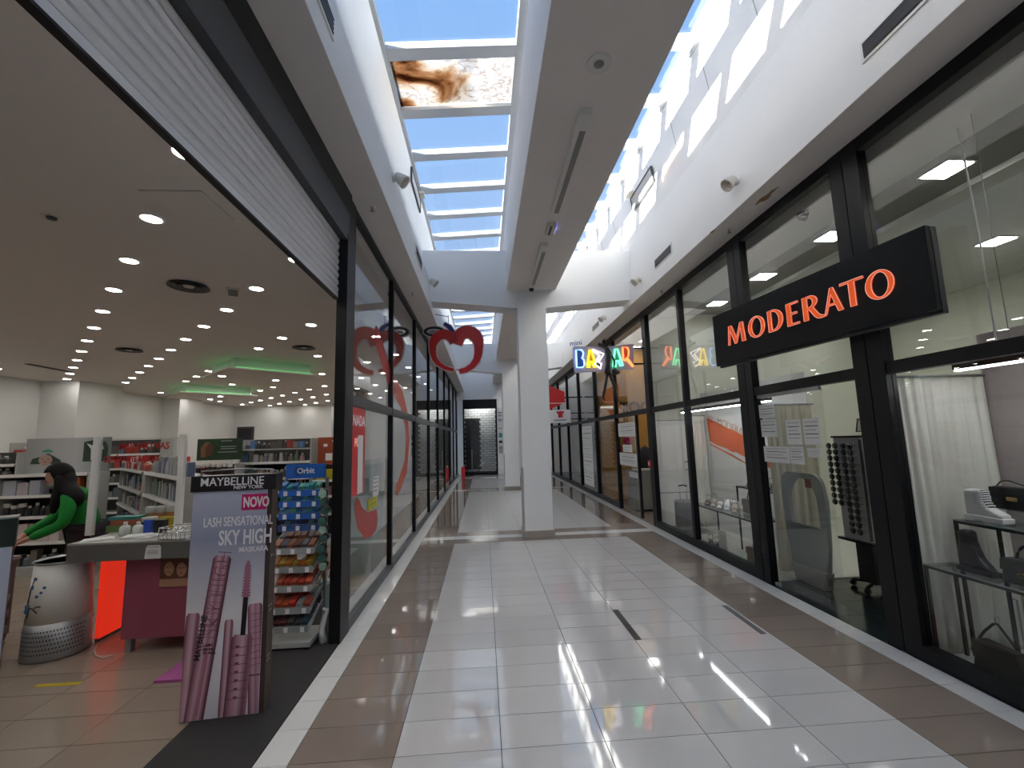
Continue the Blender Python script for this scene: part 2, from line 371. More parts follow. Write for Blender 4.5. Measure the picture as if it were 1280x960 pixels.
# store floor
sxl = [-1.38 - 0.592 * k for k in range(0, 18)]
for r in range(-12, 62):
    a = Y0 + TS * r; b = a + TS
    if b > 21.2: break
    for k in range(17):
        x1, x0 = sxl[k], sxl[k + 1]
        if 2.3 < a < 4.9 and k < 5: tile(x0, x1, a, b, 'tile_store')
        else: far['tile_store'].box(x0 + G, x1 - G, a + G, b - G, -0.012, 0)
for r in range(6, 62):                            # paving behind the left glazing
    a = Y0 + TS * r; far['tile_store'].box(-1.38 + G, -0.80, a + G, a + TS - G, -0.012, 0)
for i in range(8):                                # dark vestibule of the shoe shop
    for j in range(5):
        a = 3.50 + 0.33 * j; far['dark_tile'].box(3.805 + 0.3 * i + G, 3.805 + 0.3 * i + 0.3 - G, a + G, a + 0.33 - G, -0.012, -0.001)
for k, mbx in far.items():
    o = mbx.build('tile_field', k, floor); o['kind'] = 'stuff'
MB().box(5.0, 9.0, -2, 8.55, -0.012, -0.002).box(3.84, 5.0, 5.2, 8.55, -0.012, -0.002).box(3.84, 5.0, -2, 3.5, -0.012, -0.002).build('shop_floor_slab', 'shop_floor', floor)
MB().box(3.81, 9.0, 8.6, 22.3, -0.012, -0.003).build('beige_floor_slab', 'tile_store', floor)
tag(MB().box(-1.375, -0.775, -2.0, 5.6, -0.012, 0.006).build('entrance_mat', 'mat_dark'), 'long charcoal entrance mat along the open store front', 'mat')

# ------------------------------------------------------------------ structure of the mall
def S(name, mb, m, parent=None): return struct(mb.build(name, m, parent))
YA, YB = -6.0, 22.3
S('trim_1', MB().box(-1.0, -0.42, YA, YB, 4.22, 4.74), 'white_wall')            # left fascia
MB().box(-0.78, -0.421, YA, YB, 4.214, 4.2205).build('soffit_board', 'soffit', bpy.data.objects['trim_1'])
S('wall_left', MB().box(-0.80, -0.58, YA, YB, 4.74, 6.38), 'white_wall')
S('trim_2', MB().box(3.45, 4.05, YA, YB, 4.28, 4.76), 'white_wall')
MB().box(3.451, 3.84, YA, YB, 4.274, 4.2805).build('soffit_board', 'soffit', bpy.data.objects['trim_2'])
S('wall_right', MB().prism([(3.50, 4.76), (3.50, 5.50), (3.32, 6.60), (3.32, 6.85), (3.75, 6.85), (3.75, 4.76)], YA, YB, 'y'), 'white_wall')
rw = bpy.data.objects['wall_right']
def zglass(x): return 6.33 + (x + 0.58) * (6.62 - 6.33) / 3.9
bars = [4.75 + 0.965 * k for k in range(-11, 19)]
jm = MB()
for yb in bars:                                     # panel joints of the right upstand
    xa_, xb_ = 3.50 - 0.18 * (6.55 - 5.5) / 1.1, 3.50 - 0.18 * (5.9 - 5.5) / 1.1
    jm.prism([(xa_ - 0.002, 6.55), (xb_ - 0.002, 5.9), (xb_ + 0.01, 5.9), (xa_ + 0.01, 6.55)], yb - 0.005, yb + 0.005, 'y')
jm.build('panel_joint', 'grey_plastic', rw)
# long central ceiling box
S('beam_1', MB().box(1.03, 1.98, YA, 22.3, 4.60, 5.85), 'soffit')
# cross beams (haunched) and columns
def cross_beam(name, y0, y1, zt, zs, zc):
    S(name, MB().prism([(-0.58, zt), (-0.58, zs), (1.22, zc), (1.78, zc), (3.50, zs), (3.50, zt)], y0, y1, 'y'), 'white_wall')
cross_beam('beam_2', 8.10, 8.52, 5.40, 4.40, 4.24)
cross_beam('beam_3', 15.5, 15.92, 5.20, 4.30, 4.10)
def column(name, x, y, w, d, zt):
    c = S(name, MB().box(x - w / 2, x + w / 2, y, y + d, 1.22, zt).box(x - w / 2 + 0.016, x + w / 2 - 0.016, y + 0.006, y + d - 0.01, 0.0, 1.22), 'white_wall')
    MB().box(x - w / 2 - 0.012, x + w / 2 + 0.012, y - 0.012, y + d + 0.012, 0.0, 0.115).build('skirting', 'beige_skirt', c)
    MB().box(x - w / 2 + 0.008, x - w / 2 + 0.0155, y + 0.01, y + d - 0.012, 0.115, 1.215).box(x + w / 2 - 0.0155, x + w / 2 - 0.010, y + 0.01, y + d - 0.012, 0.115, 1.215).build('corner_guard', 'grey_corner', c)
column('column_1', 1.495, 7.99, 0.535, 0.52, 4.30)
column('column_2', 1.515, 15.4, 0.55, 0.55, 4.18)
# end walls
S('wall_far', MB().box(-1.0, 4.0, 22.30, 22.6, 3.80, 7.0).box(1.24, 3.85, 22.30, 22.6, 0, 3.8), 'white_wall')
S('wall_near', MB().box(-1.0, 4.0, YA - 0.2, YA, 0, 7.0), 'white_wall')

# ------------------------------------------------------------------ skylights
def skylight(name, xa, xb):
    root = bpy.data.objects.new(name, None); COL.objects.link(root); struct(root)
    za, zb = zglass(xa), zglass(xb)
    for yb in bars:
        MB().prism([(xa, za), (xb, zb), (xb, zb + 0.09), (xa, za + 0.09)], yb - 0.085, yb + 0.085, 'y').build('glazing_bar', 'bar_white', root)
    for i in range(len(bars) - 1):
        a, b = bars[i] + 0.06, bars[i + 1] - 0.06
        stained = (abs(bars[i] - 4.75) < 0.01 and xa < 0)
        p = MB().prism([(xa, za + 0.060), (xb, zb + 0.060), (xb, zb + 0.068), (xa, za + 0.068)], a - 0.03, b + 0.03, 'y').build('pane', 'skyglass', root)
        if stained:
            p['label'] = 'skylight pane under a brown-stained white film'
            s = MB().prism([(xa, za + 0.050), (xb, zb + 0.050), (xb, zb + 0.053), (xa, za + 0.053)], a + 0.03, b - 0.03, 'y').build('stained_film', 'dirty', root)
    for x_ in (xa, xb):
        w = 0.05
        MB().box(x_ - w if x_ == xb else x_, x_ + w if x_ == xa else x_, YA, YB, zglass(x_) - 0.01, zglass(x_) + 0.065).build('edge_rail', 'bar_white', root)
skylight('window_1', -0.58, 1.06)
skylight('window_2', 1.93, 3.33)
S('trim_3', MB().prism([(1.06, 6.44), (1.93, 6.50), (1.93, 6.57), (1.06, 6.51)], YA, YB, 'y'), 'bar_white')
S('trim_4', MB().box(-3.0, -0.70, YA, YB, 6.20, 6.379).box(3.33, 6.5, YA, YB, 6.851, 6.95), 'bar_white')

# ------------------------------------------------------------------ left glazed front
def post(x0, x1, y0, y1, z0, z1, parent): return MB().box(x0, x1, y0, y1, z0, z1).build('post', 'black', parent)
wl = bpy.data.objects.new('window_3', None); COL.objects.link(wl); struct(wl)
LP = [6.39, 8.56, 10.76, 12.93, 15.1, 17.3, 19.5, 21.7]
edges = [4.42] + LP + [22.3]
post(-0.86, -0.762, 4.17, 4.43, 0, 4.215, wl)
for q in LP: post(-0.84, -0.768, q - 0.035, q + 0.035, 0.0, 4.215, wl)
MB().box(-0.84, -0.768, 4.43, 22.3, 0, 0.075).build('sill', 'dark_grey', wl)
MB().box(-0.84, -0.768, 4.43, 22.3, 4.14, 4.216).build('head_rail', 'black', wl)
for i in range(len(edges) - 1):
    a, b = edges[i] + 0.03, edges[i + 1] - 0.03
    MB().box(-0.835, -0.770, a, b, 2.13, 2.235).build('transom', 'dark_grey', wl)
    MB().box(-0.808, -0.800, a, b, 0.07, 2.135).build('pane', 'glass', wl)
    MB().box(-0.808, -0.800, a, b, 2.23, 4.15).build('pane', 'glass', wl)
# shutter opening
sh = bpy.data.objects.new('door_1', None); COL.objects.link(sh); struct(sh)
MB().box(-0.99, -0.74, -2.2, 4.20, 3.99, 4.214).build('header', 'black', sh)
MB().prism([(-0.77, 3.74), (-0.74, 4.0), (-0.99, 4.0), (-0.99, 3.74)], -2.2, 4.17, 'y').build('guide_rail', 'dark_grey', sh)
rs = thing('roller_shutter', 'rolled-up silvery slatted roller shutter above the open store entrance', 'shutter', (-0.86, 0, 3.14))
sm_ = MB().prism([(0.0, 0.003), (0.012, 0.010), (0.020, 0.036), (0.012, 0.062), (0.0, 0.0705), (-0.008, 0.0705), (-0.008, 0.003)], -2.2, 4.165, 'y').mesh('slat', 'shutter')
for k in range(8): link('slat', sm_, rs, (0, 0, 0.05 + 0.072 * k))
MB().box(-0.012, 0.016, -2.2, 4.165, 0.0, 0.05).build('bottom_bar', 'shutter', rs)
MB().box(-0.02, 0.022, -2.2, 4.165, -0.014, 0.0).build('rubber_seal', 'black', rs)

# ------------------------------------------------------------------ right glazed front
wr = bpy.data.objects.new('window_4', None); COL.objects.link(wr); struct(wr)
X0, X1 = 3.815, 3.905
for a, b in ((-2.0, -1.85), (0.75, 0.9), (3.31, 3.46), (3.47, 3.61), (5.07, 5.20), (5.21, 5.36), (6.86, 6.94), (8.38, 8.48), (8.49, 8.58), (10.69, 10.77), (12.66, 12.74), (14.86, 14.96), (16.93, 17.01), (19.0, 19.08), (21.1, 21.2)):
    post(X0, X1, a, b, 0, 4.276, wr)
MB().box(X0 + 0.004, X1, -2, 22.3, 4.16, 4.277).build('head_rail', 'black', wr)
for a, b in ((-1.85, 0.75), (0.9, 3.31), (5.36, 6.86), (6.94, 8.38), (10.77, 12.66), (12.74, 14.86), (14.96, 16.93), (17.01, 19.0), (19.08, 21.1)):
    MB().box(X0, X1, a, b, 0, 0.11).build('sill', 'black', wr)
    MB().box(X0 + 0.01, X1, a, b, 2.19, 2.29).build('transom', 'black', wr)
    MB().box(3.862, 3.870, a, b, 0.10, 2.20).build('pane', 'glass_clear', wr)
    MB().box(3.862, 3.870, a, b, 2.28, 4.17).build('pane', 'glass_clear', wr)
for a, b in ((3.61, 5.07), (8.58, 10.69)):
    MB().box(X0 + 0.01, X1, a, b, 2.19, 2.29).build('transom', 'black', wr)
    MB().box(3.862, 3.870, a, b, 2.28, 4.17).build('pane', 'glass_clear', wr)
# glass doors
d2 = bpy.data.objects.new('door_2', None); COL.objects.link(d2); struct(d2)
MB().box(3.858, 3.868, 4.06, 5.06, 0.02, 2.16).build('door_leaf', 'glass_clear', d2)
MB().box(3.850, 3.876, 4.08, 5.06, 2.15, 2.19).box(3.852, 3.874, 4.98, 5.06, 0.0, 0.03).build('door_rail', 'steel_grey', d2)
lf = MB().box(0.0, 0.40, -0.004, 0.004, 0.02, 2.16).build('door_leaf', 'glass_clear', d2, (3.89, 3.66, 0), (0, 0, 0.12))
MB().box(0.39, 0.402, -0.008, 0.008, 0.02, 2.16).box(-0.01, 0.06, -0.012, 0.012, 2.12, 2.19).build('door_edge', 'steel_grey', d2, (3.89, 3.66, 0), (0, 0, 0.12))
d3 = bpy.data.objects.new('door_3', None); COL.objects.link(d3); struct(d3)
MB().box(3.858, 3.868, 9.35, 10.68, 0.02, 2.18).build('door_leaf', 'glass_clear', d3)
MB().box(3.845, 3.90, 9.31, 9.37, 0.0, 2.19).build('door_edge', 'black', d3)

# ------------------------------------------------------------------ the store on the left: shell
S('ceiling', MB().box(-11.3, -0.99, -3.2, 22.4, 3.60, 3.72), 'store_ceiling')
S('wall_store_far', MB().box(-11.3, -0.9, 21.3, 21.5, 0, 3.6).box(-7.2, -6.6, 21.05, 21.3, 0, 3.6), 'store_wall')
S('wall_store_left', MB().box(-11.3, -11.1, -3.2, 21.5, 0, 3.6).box(-11.1, -10.15, 12.2, 13.6, 0, 3.6).box(-11.1, -10.5, 16.6, 17.9, 0, 3.6), 'store_wall')
S('wall_store_near', MB().box(-11.3, -0.86, -3.3, -3.1, 0, 3.72), 'store_wall')
S('wall_store_front', MB().box(-0.96, -0.86, -3.1, -2.2, 0, 4.2), 'black')
S('door_4', MB().box(-10.95, -10.2, 21.24, 21.33, 1.6, 2.65), 'dark_grey')
MB().box(-10.87, -10.28, 21.225, 21.24, 1.6, 2.55).build('door_panel', 'print_black', bpy.data.objects['door_4'])

ORDN0 = ['first', 'second', 'third', 'fourth', 'fifth', 'sixth', 'seventh', 'eighth', 'ninth', 'tenth', 'eleventh', 'twelfth', 'thirteenth', 'fourteenth']
# downlights (diagonal lattice)
dl = thing('downlight', 'round lit downlight recessed in the store ceiling', 'ceiling light', (0, 0, 3.6), 0, 'downlights in the store ceiling')
MB().lathe([(0.070, -0.004), (0.070, -0.011), (0.0, -0.011)], 12).build('lens', 'lamp_on', dl)
MB().lathe([(0.071, -0.001), (0.071, -0.012), (0.086, -0.012), (0.092, -0.001)], 14).build('trim_ring', 'white_plastic', dl)
rafts = [(-4.64, 10.46, 0.95), (-8.16, 14.5, 1.02)]
first = True
for j in range(-3, 9):
    for k in range(0, 13):
        x = -1.31 - 0.805 * k; y = 2.67 + 0.835 * k + 1.645 * j
        if y < 0.5 or y > 20.9 or x < -10.9: continue
        if x < -10.1 and 12.0 < y < 13.8: continue
        z = 3.6
        edge = False
        for (cx_, cy_, hs) in rafts:
            q = max(abs((x - cx_) + (y - cy_)), abs((x - cx_) - (y - cy_))) / math.sqrt(2)
            if q < hs: z = 3.34
            if hs - 0.12 < q < hs + 0.12: edge = True
        if edge: continue
        lab = 'round downlight, %s from the shutter in the %s diagonal row' % (ORDN0[k], ORDN0[j + 3])
        if first: dl.location = (x, y, z); first = False; dl['label'] = lab
        else: dup(dl, (x, y, z), label=lab)
for i, (cx_, cy_, hs) in enumerate(rafts):
    t = thing('ceiling_raft', ('nearer' if i == 0 else 'farther') + ' lowered square ceiling panel with a green glow above its edges in the store', 'ceiling panel', (cx_, cy_, 3.34), PI / 4)
    u_ = hs - 0.16
    MB().box(-hs, hs, -hs, hs, 0.0, 0.035).build('panel', 'store_ceiling', t)
    MB().box(-u_, u_, -u_, u_, 0.035, 0.26).build('upstand', 'store_wall', t)
    for q in range(4): MB().box(-u_, u_, -hs + 0.05, -hs + 0.075, 0.035, 0.05).build('cove_light', 'green_glow', t, None, (0, 0, q * PI / 2))
def diffuser(x, y, label):
    t = thing('air_diffuser', label, 'air vent', (x, y, 3.6))
    MB().lathe([(0.0, -0.004), (0.05, -0.02), (0.06, -0.004)], 14).build('core', 'cream_plastic', t)
    for r in (0.10, 0.15, 0.20): MB().lathe([(r - 0.025, -0.004), (r, -0.022), (r + 0.008, -0.022), (r - 0.012, -0.001)], 18).build('ring', 'dark_grey', t)
diffuser(-2.82, 5.06, 'large round slotted air diffuser nearest the roller shutter')
diffuser(-2.87, 8.43, 'round air diffuser behind the second row of downlights near the glass front')
diffuser(-6.05, 8.45, 'round air diffuser deeper in the store between two downlight rows')
t = thing('smoke_detector', 'small square smoke detector alone on the store ceiling at left', 'detector', (-2.85, 3.485, 3.6))
MB().box(-0.045, 0.045, -0.045, 0.045, -0.012, 0).build('base', 'cream_plastic', t); MB().lathe([(0.035, -0.012), (0.03, -0.03), (0.0, -0.03)], 12).build('cap', 'dark_grey', t)
t = thing('ceiling_speaker', 'small rectangular slotted speaker beside the large air diffuser', 'speaker', (-2.44, 5.26, 3.6), 0.5)
MB().box(-0.07, 0.07, -0.14, 0.14, -0.02, 0).build('frame', 'cream_plastic', t); MB().box(-0.05, 0.05, -0.12, 0.12, -0.024, -0.02).build('grille', 'dark_grey', t)
t = thing('access_hatch', 'thin outlined access hatch in the ceiling beside the shutter', 'hatch', (-1.70, 3.31, 3.6))
MB().box(-0.22, 0.22, -0.21, 0.21, -0.004, 0).build('frame', 'grey_corner', t); MB().box(-0.214, 0.214, -0.204, 0.204, -0.006, -0.004).build('door', 'store_ceiling', t)
t = thing('linear_diffuser', 'long dark slot diffuser in the ceiling near the left store wall', 'air vent', (-9.1, 10.25, 3.6), 0.1)
MB().box(-0.06, 0.06, -0.55, 0.55, -0.008, 0).build('frame', 'dark_grey', t)
for k in range(3): MB().box(-0.045 + 0.035 * k, -0.03 + 0.035 * k, -0.53, 0.53, -0.014, -0.008).build('slat', 'black', t)

# ------------------------------------------------------------------ shops on the right: shell
S('wall_left_rear', MB().box(-1.0, -0.80, YA, -3.1, 0, 4.3), 'white_wall')
S('wall_right_rear', MB().box(3.85, 4.0, YA, -2.0, 0, 4.3), 'white_wall')
S('ceiling_shops', MB().box(3.90, 9.2, -2.2, 22.6, 4.32, 4.42), 'shop_ceiling')
cs = bpy.data.objects['ceiling_shops']
MB().box(4.05, 4.62, -2.0, 8.5, 4.14, 4.31).build('lowered_panel', 'shop_ceiling', cs)
MB().box(4.62, 5.45, -2.0, 8.5, 4.20, 4.31).build('grey_lowered_panel', 'shop_ceiling_dark', cs)
MB().box(5.45, 9.0, -2.0, 8.5, 4.14, 4.31).build('lowered_panel', 'shop_ceiling', cs)
S('wall_shop_back', MB().box(9.0, 9.2, -2.2, 22.6, 0, 4.4), 'pale_wall')
S('wall_shop_near', MB().box(3.9, 9.2, -2.3, -2.1, 0, 4.4), 'pale_wall')
S('wall_shop_far', MB().box(3.9, 9.2, 22.3, 22.5, 0, 4.4), 'pale_wall')
S('wall_partition', MB().box(3.93, 9.0, 8.50, 8.60, 0, 4.35), 'pale_wall')
wp = bpy.data.objects['wall_partition']
MB().box(3.94, 4.85, 8.478, 8.499, 0.0, 0.62).box(3.94, 4.85, 8.484, 8.499, 0.62, 2.02).build('panelling', 'white_plastic', wp)
MB().box(3.94, 4.85, 8.470, 8.478, 0.615, 0.635).box(3.94, 4.85, 8.470, 8.484, 2.02, 2.04).build('ledge', 'grey_plastic', wp)
MB().box(4.10, 4.30, 8.470, 8.484, 1.08, 1.16).build('socket_plate', 'print_white', wp)
MB().box(4.48, 4.56, 8.460, 8.484, 1.20, 1.22).box(4.48, 4.56, 8.460, 8.484, 1.05, 1.06).build('hook', 'black', wp)
S('wall_display_back', MB().box(4.90, 4.98, -1.9, 3.50, 0, 2.55), 'mauve_wall')
S('wall_display_rear', MB().box(4.90, 4.98, 5.60, 8.48, 0, 2.55), 'store_wall')
S('wall_ochre', MB().box(6.2, 6.3, 8.6, 22.3, 0, 4.3), 'ochre_wall')
S('wall_bazaar', MB().box(3.95, 6.2, 12.66, 12.76, 0, 4.3), 'ochre_wall')
S('wall_boutique', MB().box(3.95, 6.2, 16.9, 17.0, 0, 4.3), 'dark_grey')

tr = thing('ceiling_light', 'square lit louvred panel light in the grey ceiling strip behind the shoe shop glass', 'ceiling light', (5.0, 2.22, 4.2), 0, 'panel lights along the grey ceiling strip of the shoe shop')
MB().box(-0.15, 0.15, -0.15, 0.15, -0.012, 0).build('frame', 'grey_plastic', tr); MB().box(-0.13, 0.13, -0.13, 0.13, -0.018, -0.012).build('diffuser', 'panel_on', tr)
lv = MB()
for k in range(5): lv.box(-0.13, 0.13, -0.105 + 0.0525 * k, -0.101 + 0.0525 * k, -0.026, -0.018)
lv.build('louvre', 'grey_corner', tr)
tr['label'] = 'square lit louvred panel light nearest the front in the shoe shop grey strip'
for k in range(1, 5): dup(tr, (5.0, 2.22 + 1.38 * k, 4.2), label='square lit louvred panel light, %s from the front in the shoe shop grey strip' % ORDN0[k])
for k in range(5): dup(tr, (7.25, 2.22 + 1.38 * k, 4.14), label='square lit panel light, %s from the front in the rear row of the shoe shop' % ORDN0[k], group='panel lights over the rear of the shoe shop')
for k in range(4): dup(tr, (5.0, 9.6 + 0.9 * k, 4.32), label='square lit panel light, %s from the entrance over the ochre-walled bazaar' % ORDN0[k], group='panel lights over the bazaar')
for k in range(3): dup(tr, (5.0, 14.0 + 2.6 * k, 4.32), label='square lit panel light, %s beyond the bazaar over the farther shops' % ORDN0[k], group='panel lights over the farther shops')

# ------------------------------------------------------------------ far shopfront
ff = bpy.data.objects.new('door_5', None); COL.objects.link(ff); struct(ff)
MB().box(-0.78, -0.50, 22.28, 22.42, 0, 3.9).build('side_post', 'white_wall', ff)
MB().box(-0.50, -0.42, 22.30, 22.42, 0, 3.8).box(1.16, 1.24, 22.30, 22.42, 0, 3.8).box(-0.42, 1.16, 22.30, 22.42, 0, 0.12).build('frame', 'black', ff)
MB().box(-0.42, 1.16, 22.30, 22.42, 3.33, 3.8).build('header', 'black', ff)
MB().box(-0.42, 1.16, 22.36, 22.365, 0.12, 3.33).build('pane', 'glass', ff)
MB().tube([(-0.06, 22.27, 0.25), (-0.06, 22.27, 1.25)], 0.02).build('handle', 'steel_grey', ff)
S('wall_brick', MB().box(-0.6, 1.3, 23.05, 23.2, 0, 3.8), 'charcoal_brick')
bw = bpy.data.objects['wall_brick']
bm_ = MB().box(-0.147, 0.147, -0.012, 0, -0.055, 0.055).mesh('brick', 'white_brick')
nb = 0
for r in range(26):
    for c in range(7):
        x = -0.55 + 0.31 * c + (0.155 if r % 2 else 0); z = 0.18 + 0.125 * r
        if x > 1.2 or (-0.42 < x < 0.36 and z < 2.85 and z > 0.3): continue
        link('brick', bm_, bw, (x, 23.05, z)); nb += 1
tag(MB().box(-0.36, 0.33, 22.80, 22.95, 0.45, 2.76).build('black_panel', 'print_black'), 'tall black panel standing before the white brick wall in the far shop', 'panel')
bpy.data.objects['black_panel'].location.z = 0
MB().box(-0.33, -0.29, 22.84, 22.91, 0.0, 0.45).box(0.26, 0.30, 22.84, 22.91, 0.0, 0.45).build('leg', 'black', bpy.data.objects['black_panel'])
S('wall_inner_near', MB().box(-0.9, -0.6, 22.45, 23.3, 0, 3.8).box(1.3, 1.5, 22.6, 23.3, 0, 3.8).box(-0.9, 1.5, 22.45, 23.3, 3.8, 3.9), 'dark_grey')
t = thing('price_list_banner', 'narrow white banner with grey print on the wall pier beside the far shop', 'banner', (1.40, 22.295, 0))
MB().box(-0.13, 0.13, -0.012, 0, 1.0, 3.35).build('sheet', 'paper', t)
for z, h, m in ((3.1, 0.05, 'ink'), (2.95, 0.1, 'grey_plastic'), (2.72, 0.14, 'grey_plastic'), (2.3, 0.05, 'grey_plastic'), (1.95, 0.22, 'teal'), (1.62, 0.12, 'ink'), (1.3, 0.2, 'grey_plastic'), (1.12, 0.1, 'grey_plastic')):
    MB().box(-0.09, 0.09, -0.014, -0.012, z - h / 2, z + h / 2).build('print', m, t)
fl_ = thing('ceiling_light', 'panel light added to brighten the far brick-walled shop', 'ceiling light', (0.4, 22.72, 3.78)); MB().box(-0.5, 0.5, -0.2, 0.2, -0.02, 0.0).build('frame', 'white_plastic', fl_); MB().box(-0.48, 0.48, -0.18, 0.18, -0.026, -0.02).build('diffuser', 'panel_on', fl_)  # lamp added to lift the dim white bricks behind the far glass
fe = thing('fire_extinguisher', 'red fire extinguisher standing by the far end of the left glass front', 'fire extinguisher', (-0.44, 20.6, 0))
MB().lathe([(0.085, 0), (0.09, 0.03), (0.09, 0.42), (0.07, 0.50), (0.03, 0.54)], 14).build('cylinder', 'red', fe)
MB().lathe([(0.025, 0.54), (0.025, 0.59), (0.0, 0.60)], 8).box(-0.012, 0.09, -0.012, 0.012, 0.58, 0.60).build('valve', 'white_plastic', fe)
MB().tube([(0.03, 0, 0.56), (0.11, 0, 0.50), (0.11, 0, 0.22)], 0.012).build('hose', 'black', fe)

# ------------------------------------------------------------------ lamps, vents and cameras of the mall
def sconce(label, x, y, z, side):
    t = thing('wall_spotlight', label, 'spotlight', (x, y, z))
    MB().lathe([(0.05, 0.0), (0.05, 0.02), (0.03, 0.025)], 12, axis='x').build('base', 'white_plastic', t) if side > 0 else MB().lathe([(0.05, 0.0), (0.05, -0.02), (0.03, -0.025)], 12, axis='x').build('base', 'white_plastic', t)
    h = MB().lathe([(0.025, 0.0), (0.045, 0.01), (0.075, 0.12), (0.078, 0.14), (0.066, 0.14), (0.05, 0.09)], 14).build('shade', 'cream_plastic', t, (side * 0.03, 0, 0.03), (0, side * 2.25, 0))
    MB().lathe([(0.05, 0.085), (0.0, 0.095)], 12).build('reflector', 'grey_plastic', h)
sconce('white cone spotlight on the left fascia nearest the shutter', -0.42, 4.58, 4.66, 1)
sconce('white cone spotlight on the left fascia against the cross beam', -0.42, 7.75, 4.65, 1)
sconce('white cone spotlight on the left fascia above the apple sign', -0.42, 11.1, 4.72, 1)
sconce('white cone spotlight on the right fascia above the black sign', 3.45, 4.42, 4.57, -1)
sconce('white cone spotlight on the right fascia against the cross beam', 3.45, 7.48, 4.57, -1)
sconce('white cone spotlight on the right fascia beyond the cross beam', 3.45, 9.8, 4.52, -1)
def vent(label, x, y, z, w, h, side):
    t = thing('air_grille', label, 'air vent', (x, y, z))
    a, b = (0, 0.012) if side > 0 else (-0.012, 0)
    MB().box(a, b, -w / 2, w / 2, -h / 2, h / 2).build('frame', 'white_plastic', t)
    MB().box(a + side * 0.006, b + side * 0.002, -w / 2 + 0.025, w / 2 - 0.025, -h / 2 + 0.025, h / 2 - 0.025).build('opening', 'print_black', t)
    n = 4
    for k in range(n): MB().box(min(side * 0.011, side * 0.018), max(side * 0.011, side * 0.018), -w / 2 + 0.025, w / 2 - 0.025, -h / 2 + 0.035 + (h - 0.07) * k / (n - 1) - 0.004, -h / 2 + 0.035 + (h - 0.07) * k / (n - 1) + 0.004).build('slat', 'dark_grey', t)
vent('slotted air grille on the left fascia above the shutter', -0.42, 2.35, 4.48, 0.6, 0.17, 1)
vent('slotted air grille on the left fascia just before the cross beam', -0.42, 6.5, 4.56, 0.62, 0.17, 1)
vent('large slotted air grille on the right fascia nearest the front', 3.45, 2.45, 4.57, 0.66, 0.17, -1)
vent('slotted air grille on the right fascia just before the cross beam', 3.45, 6.47, 4.57, 0.66, 0.17, -1)
vent('slotted air grille on the right fascia beyond the cross beam', 3.45, 10.68, 4.54, 0.66, 0.17, -1)
def sprinkler(label, x, y, z):
    t = thing('sprinkler_head', label, 'sprinkler', (x, y, z))
    MB().lathe([(0.032, 0), (0.032, -0.008), (0.0, -0.008)], 12).build('rosette', 'white_plastic', t)
    MB().lathe([(0.010, -0.008), (0.010, -0.045), (0.026, -0.048), (0.0, -0.052)], 10).build('nozzle', 'steel_grey', t)
sprinkler('sprinkler head in the left soffit beside the shutter corner', -0.59, 4.40, 4.214)
sprinkler('sprinkler head in the left soffit before the cross beam', -0.60, 7.09, 4.214)
sprinkler('sprinkler head in the right soffit near the stains', 3.64, 4.97, 4.274)
sprinkler('sprinkler head in the right soffit before the cross beam', 3.70, 7.2, 4.274)
M['stain'] = mat('brown_water_stain', (0.33, 0.17, 0.08), 0.7, noise=0.2, nscale=20)
def stain(label, x, y, sx, sy):
    pts = [(sx * (1 + 0.35 * math.sin(3 * a + 1) + 0.2 * math.sin(5 * a)) * math.cos(a), sy * (1 + 0.25 * math.sin(4 * a)) * math.sin(a)) for a in [2 * PI * i / 22 for i in range(22)]]
    tag(MB().prism(pts, -0.0015, 0, 'z').build('water_stain', 'stain', None, (x, y, 4.2745)), label, 'stain')
stain('longer brown water stain on the right soffit', 3.63, 4.22, 0.035, 0.16)
stain('small brown water stain on the right soffit', 3.46, 5.02, 0.015, 0.06)
t = thing('dome_speaker', 'round grey speaker flush under the central ceiling box', 'speaker', (1.47, 2.96, 4.60))
MB().lathe([(0.095, 0), (0.095, -0.008), (0.082, -0.012)], 24).build('rim', 'white_plastic', t); MB().lathe([(0.081, -0.006), (0.079, -0.010), (0.0, -0.014)], 24).build('grille', 'lens_off', t)
def linear(label, y0, y1):
    t = thing('linear_light', label, 'ceiling light', (1.48, (y0 + y1) / 2, 4.60)); h = (y1 - y0) / 2
    MB().box(-0.055, 0.055, -h, h, -0.055, 0).build('body', 'white_plastic', t)
    MB().box(-0.012, 0.045, -h + 0.22, h, -0.062, -0.055).build('lens', 'lens_off', t)
linear('long unlit batten light under the central box beyond the speaker', 3.42, 5.10)
linear('unlit batten light under the central box next to the column', 6.04, 7.66)
t = thing('emergency_light', 'small emergency light with a violet glow between the two batten lights', 'emergency light', (1.50, 5.56, 4.60))
MB().box(-0.06, 0.05, -0.13, 0.13, -0.06, 0).build('body', 'cream_plastic', t); MB().box(0.05, 0.065, -0.10, 0.10, -0.055, -0.005).build('lens', 'violet', t)
MB().box(-0.03, 0.0, -0.12, 0.12, -0.066, -0.06).build('slot', 'dark_grey', t)
def dome_cam(label, loc, wall=False):
    t = thing('dome_camera', label, 'camera', loc)
    MB().lathe([(0.055, 0), (0.06, -0.02), (0.055, -0.04)], 14).build('base', 'white_plastic' if not wall else 'black', t)
    MB().lathe([(0.048, -0.04), (0.042, -0.07), (0.025, -0.09), (0.0, -0.095)], 14).build('dome', 'print_black', t)
dome_cam('dark dome camera under the central box at the column top', (1.49, 7.92, 4.60))
dome_cam('black dome camera inside the shoe shop glass top', (4.10, 4.32, 4.14), True)
